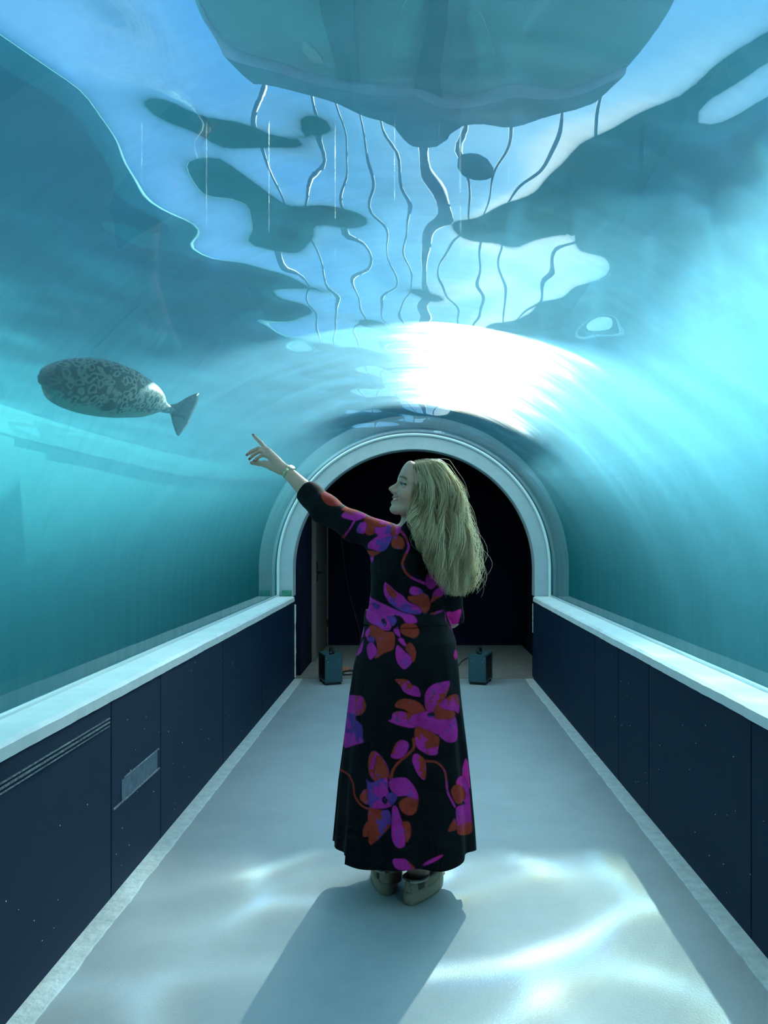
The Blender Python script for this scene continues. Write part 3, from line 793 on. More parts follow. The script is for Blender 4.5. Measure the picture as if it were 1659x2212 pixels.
def ball(name, c, r, mat, parent, seg=16):
    bm = bmesh.new(); bmesh.ops.create_uvsphere(bm, u_segments=seg, v_segments=seg // 2 + 2, radius=r)
    o = MB().add([q.co + Vector(c) for q in bm.verts], [tuple(w.index for w in fc.verts) for fc in bm.faces], True).build(name, mat); bm.free()
    o.parent = body if parent is None else parent; return o
eye_white = smat('eye_white', (.5, .5, .49), .2); iris_mat = smat('iris', (.05, .12, .16), .1)
for s in (-1, 1):
    ey = ball('eye', H(.0722, -.0062, s * .033), .0138, eye_white, None)
    ball('iris', H(.0808, -.0052, s * .0345), .0072, iris_mat, None)
tm = MB()
for k in range(-6, 7):
    if k == 0: pass
    a = k * .0042; f0 = .0905 - 21 * a * a
    c = H(f0, -.0680 + .30 * abs(a), a)
    tm.tube([c + A3(hu) * .0045, c - A3(hu) * .0042], [.0030, .0026], 6)
tm.build('teeth', smat('teeth', (.80, .79, .74), .25), body)
# painted nails
nm = smat('nail_polish', (.30, .06, .07), .2)
zz = lambda x, y, d: P(510 + x / 7.9, 920 + y / 7.9, d)
for a, b in (((305, 172, 3.505), (280, 146, 3.513)), ((200, 484, 3.443), (170, 508, 3.438)), ((240, 556, 3.412), (218, 580, 3.408)), ((312, 594, 3.386), (292, 612, 3.382)), ((285, 628, 3.405), (245, 628, 3.412))):
    A, B_ = zz(*a), zz(*b); nn = (B_ - A).normalized(); up = Vector((0, -.35, .9)); up = (up - nn * up.dot(nn)).normalized()
    MB().tube([A + up * .0036, B_ + up * .0022], [.0042, .0030], 8).build('nail', nm, body)

# ------------------------------------------------------------------ dress
PRINT = []           # (polygon in photo pixels, colour a, colour b, seed)
MAG, RED, VIO, PNK = (.36, .021, .23), (.24, .028, .018), (.09, .032, .20), (.52, .018, .22)
def spl(poly, k=4):
    q = [np.array(p, float) for p in poly]; out = []
    for i in range(len(q)):
        a, b, c, d = q[i - 1], q[i], q[(i + 1) % len(q)], q[(i + 2) % len(q)]
        for t in range(k):
            u = t / k; out.append(.5 * ((2 * b) + (c - a) * u + (2 * a - 5 * b + 4 * c - d) * u * u + (3 * b - a - 3 * c + d) * u ** 3))
    return np.array(out)
def petal(pts, ca, cb=None, base='2'):
    ox, oy, sc = {'2': (650, 1400, 3.687), '8': (740, 1120, 5.53), '1': (500, 900, 2.765)}[base]
    PRINT.append((spl([(ox + x / sc, oy + y / sc) for x, y in pts]), ca, cb or ca, len(PRINT)))
def stem(pts, w, c, base='2'):
    P_ = [np.array(q, float) for q in pts]; L, R_ = [], []
    for i, q in enumerate(P_):
        t = P_[min(i + 1, len(P_) - 1)] - P_[max(i - 1, 0)]; t /= np.linalg.norm(t); nn = np.array((-t[1], t[0])) * w / 2
        L.append(tuple(q + nn)); R_.append(tuple(q - nn))
    petal(L + R_[::-1], c, RED, base)
# skirt
petal([(375, 385), (440, 375), (490, 385), (515, 430), (520, 470), (495, 520), (450, 540), (370, 520)], MAG, RED)
petal([(362, 535), (430, 530), (440, 570), (490, 620), (495, 720), (500, 750), (420, 775), (340, 780)], VIO, MAG)
petal([(748, 248), (850, 252), (880, 285), (930, 310), (950, 345), (955, 375), (940, 390), (880, 380), (820, 350), (790, 300)], MAG, RED)
petal([(985, 395), (1000, 340), (1050, 290), (1120, 270), (1183, 260), (1187, 300), (1170, 350), (1150, 400), (1110, 450), (1090, 500), (1000, 500)], MAG, RED)
petal([(750, 470), (760, 430), (800, 405), (870, 405), (940, 430), (980, 470), (990, 500), (930, 540), (870, 520), (820, 490)], RED, RED)
petal([(693, 580), (720, 565), (730, 520), (780, 500), (840, 510), (880, 520), (950, 560), (1000, 600), (900, 635), (830, 630), (760, 610)], MAG, RED)
petal([(905, 650), (940, 615), (990, 620), (1060, 680), (1105, 720), (1095, 800), (1085, 845), (1040, 857), (990, 840), (930, 800), (905, 740)], RED, MAG)
petal([(1060, 640), (1130, 600), (1220, 540), (1248, 620), (1248, 720), (1220, 750), (1165, 750), (1120, 720), (1085, 680)], MAG, VIO)
petal([(1040, 560), (1080, 470), (1150, 460), (1220, 500), (1225, 545), (1130, 590)], RED, RED)
petal([(860, 600), (880, 540), (930, 520), (960, 510), (1040, 500), (1070, 560), (1180, 570), (1160, 630), (1100, 690), (1000, 650), (920, 620)], MAG, MAG)
petal([(1100, 460), (1150, 400), (1220, 365), (1255, 380), (1265, 450), (1255, 525), (1220, 500), (1150, 490)], MAG, RED)
petal([(1005, 530), (1030, 512), (1065, 520), (1060, 545), (1020, 552)], (.01, .01, .03), (.09, .04, .25))
petal([(720, 875), (725, 820), (760, 750), (800, 730), (850, 745), (860, 790), (830, 850), (790, 880)], MAG, RED)
petal([(885, 900), (895, 850), (930, 840), (980, 880), (1000, 940), (990, 1050), (940, 1020), (905, 960)], MAG, RED)
stem([(895, 720), (900, 790), (850, 850), (790, 900), (740, 960), (715, 1040)], 24, RED)
stem([(985, 900), (1080, 910), (1140, 970), (1160, 1060), (1170, 1150), (1225, 1260)], 20, MAG)
stem([(318, 970), (380, 1010), (415, 1080), (430, 1180), (480, 1250), (535, 1280)], 18, RED)
petal([(540, 1000), (535, 900), (550, 840), (580, 818), (620, 840), (670, 900), (700, 970), (700, 1040), (640, 1060), (590, 1060)], MAG, RED)
petal([(600, 860), (640, 870), (690, 960), (695, 1040), (620, 1030), (580, 1010)], RED, RED)
petal([(465, 1190), (500, 1130), (535, 1130), (540, 1240), (500, 1235)], RED)
petal([(780, 1230), (830, 1190), (930, 1170), (935, 1240), (915, 1310), (860, 1335), (800, 1300)], RED)
petal([(540, 1270), (640, 1290), (700, 1290), (720, 1360), (705, 1430), (650, 1490), (600, 1540), (540, 1550)], RED, VIO)
petal([(720, 1450), (720, 1380), (730, 1260), (770, 1270), (800, 1360), (820, 1400), (830, 1480), (830, 1570), (785, 1597), (745, 1570), (722, 1510)], MAG, MAG)
petal([(800, 1390), (860, 1380), (880, 1440), (870, 1510), (835, 1550), (825, 1460)], RED)
petal([(700, 1060), (740, 1035), (830, 1030), (880, 1070), (920, 1130), (935, 1180), (920, 1210), (850, 1180), (760, 1180), (710, 1120)], MAG, MAG)
petal([(520, 1040), (560, 1070), (640, 1040), (690, 1040), (700, 1150), (760, 1200), (720, 1260), (640, 1280), (545, 1260), (525, 1100)], MAG, VIO)
petal([(690, 1160), (740, 1150), (770, 1190), (730, 1250), (695, 1220)], VIO)
petal([(645, 1195), (670, 1180), (690, 1220), (670, 1245), (650, 1225)], (.01, .01, .03))
petal([(495, 1440), (530, 1380), (535, 1490), (495, 1500)], RED)
petal([(1285, 960), (1310, 880), (1335, 920), (1345, 1060), (1345, 1120), (1290, 1060)], PNK)
petal([(1235, 1070), (1260, 1025), (1300, 1025), (1340, 1120), (1350, 1300), (1300, 1230), (1250, 1110)], MAG, PNK)
petal([(1195, 1150), (1210, 1100), (1250, 1085), (1300, 1120), (1310, 1190), (1270, 1240), (1230, 1230)], RED)
petal([(1235, 1280), (1280, 1250), (1345, 1240), (1360, 1340), (1360, 1470), (1260, 1490), (1240, 1430)], MAG, RED)
petal([(1170, 1460), (1210, 1370), (1230, 1360), (1245, 1440)], RED)
petal([(727, 1685), (800, 1675), (850, 1690), (900, 1740), (905, 1765), (770, 1765)], MAG, RED)
petal([(970, 1735), (1000, 1700), (1120, 1645), (1130, 1660), (1050, 1710)], PNK, MAG)
# bodice and hips
petal([(250, 20), (350, 20), (420, 60), (400, 150), (350, 200), (270, 180)], RED, RED, '8')
petal([(300, 350), (310, 290), (370, 240), (420, 200), (380, 170), (390, 100), (450, 70), (540, 50), (600, 80), (600, 200), (570, 290), (520, 370), (460, 400), (380, 380)], MAG, VIO, '8')
petal([(165, 160), (190, 70), (240, 40), (290, 60), (270, 170), (230, 185)], MAG, VIO, '8')
petal([(575, 120), (640, 70), (690, 80), (700, 130), (650, 220), (600, 250)], RED, MAG, '8')
petal([(580, 290), (600, 220), (660, 200), (720, 230), (745, 300), (735, 350), (690, 370), (600, 350)], RED, RED, '8')
petal([(290, 390), (360, 385), (460, 400), (400, 440), (350, 460)], RED, RED, '8')
petal([(330, 460), (370, 460), (365, 510), (340, 520)], MAG, MAG, '8')
stem([(690, 150), (750, 220), (790, 340), (740, 460), (715, 540), (750, 640), (830, 710), (920, 750), (990, 780)], 34, MAG, '8')
petal([(985, 760), (1020, 640), (1050, 620), (1105, 650), (1140, 740), (1120, 800), (1060, 850), (1010, 820)], MAG, RED, '8')
petal([(1060, 960), (1090, 870), (1150, 820), (1220, 790), (1240, 830), (1200, 920), (1120, 970), (1060, 1010)], MAG, RED, '8')
petal([(780, 930), (870, 920), (960, 890), (1030, 930), (1055, 1020), (1030, 1100), (970, 1140), (900, 1040), (800, 990)], RED, RED, '8')
petal([(795, 870), (820, 815), (880, 815), (945, 850), (960, 890), (890, 920), (820, 910)], MAG, VIO, '8')
petal([(500, 770), (540, 780), (640, 870), (720, 920), (790, 1000), (880, 1030), (935, 1080), (940, 1140), (840, 1145), (720, 1110), (620, 1060), (540, 990), (490, 880)], MAG, VIO, '8')
petal([(520, 790), (600, 850), (650, 930), (600, 950), (540, 880)], RED, RED, '8')
petal([(1030, 1140), (1110, 1110), (1190, 1090), (1210, 1100), (1160, 1130), (1080, 1150)], RED, MAG, '8')
petal([(330, 1270), (420, 1290), (520, 1350), (610, 1360), (630, 1480), (600, 1570), (500, 1610), (430, 1660), (380, 1670), (410, 1580), (390, 1450), (300, 1380)], RED, RED, '8')
petal([(690, 1290), (760, 1250), (860, 1260), (915, 1330), (905, 1400), (850, 1430), (770, 1410), (700, 1370)], RED, RED, '8')
petal([(310, 935), (370, 960), (450, 1000), (540, 1040), (640, 1090), (760, 1130), (850, 1160), (895, 1230), (860, 1260), (760, 1250), (700, 1180), (620, 1160), (560, 1200), (590, 1300), (550, 1340), (480, 1330), (400, 1280), (330, 1250), (285, 1180), (295, 1080)], MAG, MAG, '8')
petal([(530, 1170), (620, 1170), (650, 1230), (600, 1290), (560, 1230)], VIO, VIO, '8')
petal([(350, 1010), (400, 1010), (450, 1050), (400, 1080)], VIO, VIO, '8')
petal([(460, 1210), (500, 1200), (530, 1260), (500, 1290)], (.01, .01, .03), (.01, .01, .03), '8')
petal([(265, 1390), (300, 1310), (335, 1330), (300, 1420)], MAG, MAG, '8')
petal([(285, 1540), (310, 1490), (360, 1480), (410, 1560), (400, 1630), (330, 1690), (295, 1620)], MAG, MAG, '8')
petal([(290, 1420), (350, 1410), (385, 1430), (375, 1480), (310, 1470)], VIO, MAG, '8')
petal([(630, 1580), (650, 1510), (690, 1530), (760, 1600), (830, 1650), (825, 1730), (740, 1805), (670, 1750), (635, 1670)], MAG, MAG, '8')
petal([(660, 1440), (720, 1430), (770, 1530), (740, 1530), (690, 1490)], MAG, MAG, '8')
petal([(750, 1560), (780, 1490), (830, 1490), (880, 1580), (870, 1680), (835, 1720), (810, 1640)], RED, RED, '8')
petal([(605, 1330), (660, 1300), (690, 1370), (690, 1420), (640, 1390)], MAG, MAG, '8')
petal([(165, 1640), (200, 1540), (250, 1440), (230, 1590)], MAG, MAG, '8')
petal([(210, 1420), (255, 1280), (250, 1400)], MAG, MAG, '8')
petal([(1240, 1120), (1330, 1110), (1415, 1080), (1405, 1190), (1330, 1360), (1270, 1230)], PNK, PNK, '8')
petal([(1325, 1640), (1350, 1560), (1375, 1640), (1350, 1690)], PNK, PNK, '8')
petal([(1215, 1100), (1230, 1230), (1310, 1340), (1250, 1270)], PNK, RED, '8')
# sleeve
petal([(535, 460), (570, 445), (620, 485), (660, 510), (640, 535), (580, 530), (545, 500)], RED, RED, '1')
petal([(655, 590), (700, 545), (760, 565), (810, 590), (750, 622), (680, 610)], MAG, RED, '1')
petal([(655, 560), (690, 530), (730, 555)], RED, RED, '1')
stem([(740, 615), (700, 680), (665, 725)], 12, MAG, '1')
petal([(790, 605), (840, 598), (930, 620), (960, 640), (900, 660), (840, 650)], RED, MAG, '1')

def fabric_colors(px, py, N3):
    """printed cloth: px, py = place of each vertex on the cloth pattern, N3 = vertices (for the blotches)"""
    base = np.array((.0035, .006, .008)); col = np.tile(base, (len(px), 1))
    blot = np.array([mnoise.noise(Vector(v) * 28) + .7 * mnoise.noise(Vector(v) * 75) for v in N3])
    for poly, ca, cb, seed in PRINT:
        x0, y0 = poly.min(0); x1, y1 = poly.max(0)
        m = np.flatnonzero((px >= x0 - 3) & (px <= x1 + 3) & (py >= y0 - 3) & (py <= y1 + 3))
        if not len(m): continue
        x, y = px[m], py[m]; ins = np.zeros(len(m), bool); dist = np.full(len(m), 1e9)
        for (ax, ay), (bx, by) in zip(poly, np.roll(poly, -1, 0)):
            c = ((ay > y) != (by > y)); xi = (bx - ax) * (y - ay) / (by - ay + 1e-12) + ax; ins ^= c & (x < xi)
            t = np.clip(((x - ax) * (bx - ax) + (y - ay) * (by - ay)) / ((bx - ax) ** 2 + (by - ay) ** 2 + 1e-9), 0, 1)
            dist = np.minimum(dist, np.hypot(x - ax - t * (bx - ax), y - ay - t * (by - ay)))
        k = m[ins]; d = dist[ins]
        ang = seed * 2.4; g = ((px[k] - (x0 + x1) / 2) / (x1 - x0 + 1) * math.cos(ang) + (py[k] - (y0 + y1) / 2) / (y1 - y0 + 1) * math.sin(ang)) * 1.6 + blot[k] * .8
        w = sm01(.12, .24, g)[:, None]
        c = np.array(ca) * (1 - w) + np.array(cb) * w
        v = sm01(.42, .62, blot[k])[:, None] * .6
        c = c * (1 - v) + np.array(VIO) * v
        edge = sm01(0.2, 1.8, d)[:, None]
        c *= (.45 + .55 * edge) * (1 + .25 * blot[k])[:, None]
        col[k] = np.clip(c, 0, 1)
    return np.concatenate([col, np.ones((len(col), 1))], 1)
def photo_px(V): return VPX + V[:, 0] / V[:, 1] * F_PX, VPY + (CAM_Z - V[:, 2]) / V[:, 1] * F_PX

ZP = lambda py: CAM_Z - (py - VPY) * BY / F_PX
rows = [  # photo row, left, right, half depth, centre distance
    (1133, 874, 915, .050, 3.045), (1144, 852, 945, .070, 3.05), (1158, 820, 972, .095, 3.055), (1175, 800, 982, .115, 3.055), (1195, 797, 978, .125, 3.05), (1215, 800, 971, .125, 3.045),
    (1262, 801, 963, .118, 3.035), (1285, 799, 960, .115, 3.03), (1305, 797, 960, .117, 3.03), (1322, 793, 962, .122, 3.03), (1341, 789, 971, .135, 3.02), (1381, 780, 984, .155, 3.01),
    (1406, 773, 987, .163, 3.01), (1430, 766, 989, .167, 3.01), (1500, 755, 994, .175, 3.015), (1606, 742, 1004, .195, 3.02), (1685, 731, 1010, .215, 3.025), (1780, 722, 1017, .24, 3.03), (1850, 715, 1021, .255, 3.03)]
rz_ = np.array([ZP(r[0]) for r in rows])[::-1]
ra_ = np.array([(r[2] - r[1]) / 2 / F_PX * BY for r in rows])[::-1]
rx_ = np.array([((r[2] + r[1]) / 2 - VPX) / F_PX * BY for r in rows])[::-1]
rb_ = np.array([r[3] for r in rows])[::-1]; rc_ = np.array([r[4] for r in rows])[::-1]
def sec(z): return [np.interp(z, rz_, q) for q in (ra_, rx_, rb_, rc_)]

def build_dress():
    cloth = tint_mat('printed_viscose', .8, sheen=.0, spec=.06, bump=(220, .08, .002))
    # bodice and sleeves
    D = Field((-.56, 2.78, 1.03), (.30, 3.40, 1.68), .003)
    sl, (X, Y, Z) = D._sub((-.40, 2.80, 1.04), (.28, 3.30, 1.46), 0)
    a, cx, b, cyy = sec(Z)
    q = np.sqrt(((X - cx) / a) ** 2 + ((Y - cyy) / b) ** 2); d = (q - 1) * np.minimum(a, b)
    d = np.maximum(d, Z - ZP(1141)); d = np.maximum(d, ZP(1330) - Z)
    D.put(sl, d.astype(np.float32), .02)
    dirn = (WRL - ELL).normalized(); cuff = P(662, 1061, 3.25)
    D.chain([A3(SHL + Vector((.02, 0, 0))), A3(P(765, 1137, 3.12)), A3(ELL)], [.064, .054, .057], .045)
    D.chain([A3(ELL), A3(cuff - dirn * .035), A3(cuff)], [.057, .049, .047], .03)
    sl, (X, Y, Z) = D._sub(A3(cuff) - .12, A3(cuff) + .12, 0)       # cut the sleeve at the cuff, hollow it a little
    t = (X - cuff.x) * dirn.x + (Y - cuff.y) * dirn.y + (Z - cuff.z) * dirn.z
    D.F[sl] = np.maximum(D.F[sl], t.astype(np.float32))
    D.cone(A3(cuff - dirn * .03), A3(cuff + dirn * .06), .0435, .0435, .003, sub=True)
    D.chain([A3(SHR), A3(SHR.lerp(ELR, .5) + Vector((.004, 0, 0))), A3(ELR)], [.062, .053, .050], .03)
    D.chain([A3(ELR), A3(ELR.lerp(WRR, .6))], [.050, .043], .02)
    # stand-up collar round the neck
    D.cone(A3(P(898, 1156, 3.045)), A3(P(902, 1143, 3.03)), .070, .064, .012)
    D.cone(A3(P(894, 1140, 3.048)), A3(P(897, 1090, 3.04)), .056, .058, .004, sub=True)
    V, Q = D.mesh(); V = relax(V, Q, 2, .5)
    # soft creases: along the sleeve, across the waist
    nrm = np.zeros_like(V); 
    fn = np.cross(V[Q[:, 2]] - V[Q[:, 0]], V[Q[:, 3]] - V[Q[:, 1]])
    for c in range(4):
        for ax in range(3): nrm[:, ax] += np.bincount(Q[:, c], weights=fn[:, ax], minlength=len(V))
    nrm /= np.linalg.norm(nrm, axis=1)[:, None] + 1e-12
    w = np.zeros(len(V))
    for i, v in enumerate(V):
        s = .5
        if v[0] < -.16: s = 1.0
        q3 = Vector((v[0] * 9 + v[2] * 14, v[1] * 7, v[2] * 16 - v[0] * 5))
        w[i] = s * mnoise.noise(q3) + .6 * math.exp(-((v[2] - 1.10) / .05) ** 2) * mnoise.noise(Vector((v[0] * 4, v[1] * 4, v[2] * 60)))
    V = V + nrm * (w * .0045)[:, None]
    px, py = photo_px(V)
    cam_side = (nrm @ np.array((0, -1, 0))) > -.25
    col1 = fabric_colors(np.where(cam_side, px, 2 * 888 - px - 20), np.where(cam_side, py, py + 37), V)
    # skirt with its own folds, open at the hem
    NT_, z_top, z_hem = 640, ZP(1316), .176
    th = np.linspace(0, 2 * np.pi, NT_, endpoint=False)            # 0 = towards the camera, +pi/2 = right
    zs = np.linspace(z_top, z_hem, 320); Vs = []; tp = []
    for z in zs:
        a, cx, b, cyy = sec(z); g = np.clip((z_top - z) / (z_top - z_hem), 0, 1)
        fold = .020 * g ** 1.2 * (np.sin(9 * th + 1.2 + .6 * g) * .55 + np.sin(14 * th + 2.1) * .3 + np.sin(5 * th - .7) * .5) * (1 + .3 * np.sin(3 * th))
        # overlap of the wrap on the left: the cloth steps out
        step = .055 * sm01(.2, 1.0, g) * (sm01(-.78, -.70, np.where(th > np.pi, th - 2 * np.pi, th)) - .55)
        step = np.where(np.abs(np.where(th > np.pi, th - 2 * np.pi, th)) < 1.9, step, 0)
        r = 1 + (fold + step) / b
        # keep the outline: damp folds at the silhouettes
        e = 2.25; cs, sn = np.cos(th), np.sin(th)
        sq = (np.abs(cs) ** e + np.abs(sn) ** e) ** (-1 / e)
        rr = 1 + (r - 1) * (np.abs(cs) ** .5)
        # buttocks
        bt = .022 * np.exp(-((z - .86) / .10) ** 2) * (np.exp(-((th - .42) / .30) ** 2) + np.exp(-((th - 2 * np.pi + .42) / .30) ** 2))
        x = cx + a * sn * sq * rr; y = cyy - (b * rr + bt) * cs * sq
        zz_ = z + g * .006 * np.sin(7 * th + 1)
        Vs.append(np.stack([x, y, zz_], 1)); tp.append(th)
    Vs = np.concatenate(Vs); m = len(zs)
    i, k = np.meshgrid(np.arange(m - 1), np.arange(NT_), indexing='ij'); k2 = (k + 1) % NT_
    Qs = np.stack([(i * NT_ + k).ravel(), ((i + 1) * NT_ + k).ravel(), ((i + 1) * NT_ + k2).ravel(), (i * NT_ + k2).ravel()], 1)
    px2, py2 = photo_px(Vs); back = np.concatenate([np.cos(t) for t in tp]) > -.15
    px2 = np.where(back, px2, 2 * 880 - px2 + 15); py2 = np.where(back, py2, py2 + 40)
    col2 = fabric_colors(px2, py2, Vs)
    V = np.concatenate([V, Vs]); Q = np.concatenate([Q, Qs + len(col1)]); col = np.concatenate([col1, col2])
    o = np_mesh('dress', V, Q, cloth); color_attr(o, col); to_person(o)
    # waistband tied over the back
    bz0, bz1 = ZP(1347), ZP(1319); bm_ = MB(); v = []; f = []
    ths = np.linspace(-2.0, 2.0, 260)
    for t_ in ths:
        for j in range(13):
            z = bz0 + (bz1 - bz0) * j / 12; a, cx, b, cyy = sec(z); off = .003 + .002 * math.sin(t_ * 9 + j * .33)
            v.append((cx + (a + off) * math.sin(t_), cyy - (b + off) * math.cos(t_), z + .004 * math.sin(t_ * 3)))
    for i in range(259):
        for j in range(12): f.append((i * 13 + j, (i + 1) * 13 + j, (i + 1) * 13 + j + 1, i * 13 + j + 1))
    wb = mesh_obj('waistband', v, f, cloth, None, True); Vb = np.array(v); pxb, pyb = photo_px(Vb)
    sd = wb.modifiers.new('thickness', 'SOLIDIFY'); sd.thickness = .004; sd.offset = 0
    color_attr(wb, fabric_colors(pxb, pyb, Vb)); wb.parent = o
    return o
dress = build_dress()
# ------------------------------------------------------------------ seal
def into_water(px, py):
    """where the sight line of a photo pixel meets the vault and how it runs on in the water"""
    o = Vector((0, 0, CAM_Z)); d = (P(px, py, 1.0) - o).normalized()
    best = None
    A = d.x ** 2 + d.z ** 2; oz = CAM_Z - Z_SP
    B = oz * d.z; D = B * B - A * (oz * oz - R_T * R_T)
    t = (-B + math.sqrt(D)) / A; p = o + d * t
    nn = Vector((p.x, 0, p.z - Z_SP)).normalized()
    if p.z < Z_SP:
        t = R_T / abs(d.x); p = o + d * t; nn = Vector((math.copysign(1, d.x), 0, 0))
    dn = d.dot(nn); tan = (d - nn * dn) / 1.335
    return p, tan + nn * math.sqrt(max(0, 1 - tan.length_squared))
def wp(px, py, t):
    p, d = into_water(px, py); return p + d * t
def seal_mat():
    m = bpy.data.materials.new('ringed_seal_fur'); m.use_nodes = True
    n, l = NT(m.node_tree)
    p = n.new('ShaderNodeBsdfPrincipled'); o = n.new('ShaderNodeOutputMaterial'); l.new(p.outputs[0], o.inputs['Surface'])
    p.inputs['Roughness'].default_value = .45
    at = n.new('ShaderNodeAttribute'); at.attribute_name = 'coat'       # x: belly 0 .. back 1, y: along the body 0 .. 1, z: head
    tc = n.new('ShaderNodeTexCoord')
    nz = n.new('ShaderNodeTexNoise'); nz.inputs['Scale'].default_value = 9; nz.inputs['Detail'].default_value = 2
    l.new(tc.outputs['Object'], nz.inputs['Vector'])
    sc = n.new('ShaderNodeVectorMath'); sc.operation = 'SCALE'; sc.inputs['Scale'].default_value = .09; l.new(nz.outputs['Color'], sc.inputs[0])
    ad = n.new('ShaderNodeVectorMath'); ad.operation = 'ADD'; l.new(tc.outputs['Object'], ad.inputs[0]); l.new(sc.outputs[0], ad.inputs[1])
    vo = n.new('ShaderNodeTexVoronoi'); vo.inputs['Scale'].default_value = 23; l.new(ad.outputs[0], vo.inputs['Vector'])
    rg = n.new('ShaderNodeValToRGB'); l.new(vo.outputs['Distance'], rg.inputs['Fac'])
    e = rg.color_ramp.elements
    e[0].position = .28; e[0].color = (0, 0, 0, 1); e[1].position = .66; e[1].color = (0.1, 0.1, 0.1, 1)
    for q, w in ((.40, .9), (.54, .9)): x = rg.color_ramp.elements.new(q); x.color = (w, w, w, 1)
    sx = n.new('ShaderNodeSeparateColor'); l.new(at.outputs['Color'], sx.inputs[0])
    # ring strength fades on the head
    inv = n.new('ShaderNodeMath'); inv.operation = 'MULTIPLY_ADD'; inv.inputs[1].default_value = -.9; inv.inputs[2].default_value = 1.0; l.new(sx.outputs[2], inv.inputs[0])
    rs = n.new('ShaderNodeMath'); rs.operation = 'MULTIPLY'; l.new(rg.outputs['Color'], rs.inputs[0]); l.new(inv.outputs[0], rs.inputs[1])
    n2 = n.new('ShaderNodeTexNoise'); n2.inputs['Scale'].default_value = 5; n2.inputs['Detail'].default_value = 4; l.new(tc.outputs['Object'], n2.inputs['Vector'])
    bl = n.new('ShaderNodeMath'); bl.operation = 'MULTIPLY_ADD'; bl.inputs[1].default_value = .45; l.new(n2.outputs['Fac'], bl.inputs[0]); l.new(sx.outputs[0], bl.inputs[2])
    br = n.new('ShaderNodeMapRange'); br.interpolation_type = 'SMOOTHSTEP'; br.inputs['From Min'].default_value = .56; br.inputs['From Max'].default_value = .80
    l.new(bl.outputs[0], br.inputs['Value'])
    dark = n.new('ShaderNodeMix'); dark.data_type = 'RGBA'; dark.inputs['A'].default_value = (.016, .022, .024, 1); dark.inputs['B'].default_value = (.42, .45, .38, 1)
    l.new(rs.outputs[0], dark.inputs['Factor'])
    fin = n.new('ShaderNodeMix'); fin.data_type = 'RGBA'; fin.inputs['A'].default_value = (.46, .48, .40, 1)
    hm = n.new('ShaderNodeMath'); hm.operation = 'MAXIMUM'; l.new(br.outputs['Result'], hm.inputs[0]); l.new(sx.outputs[2], hm.inputs[1]); l.new(hm.outputs[0], fin.inputs['Factor']); l.new(dark.outputs['Result'], fin.inputs['B']); l.new(fin.outputs['Result'], p.inputs['Base Color'])
    return m
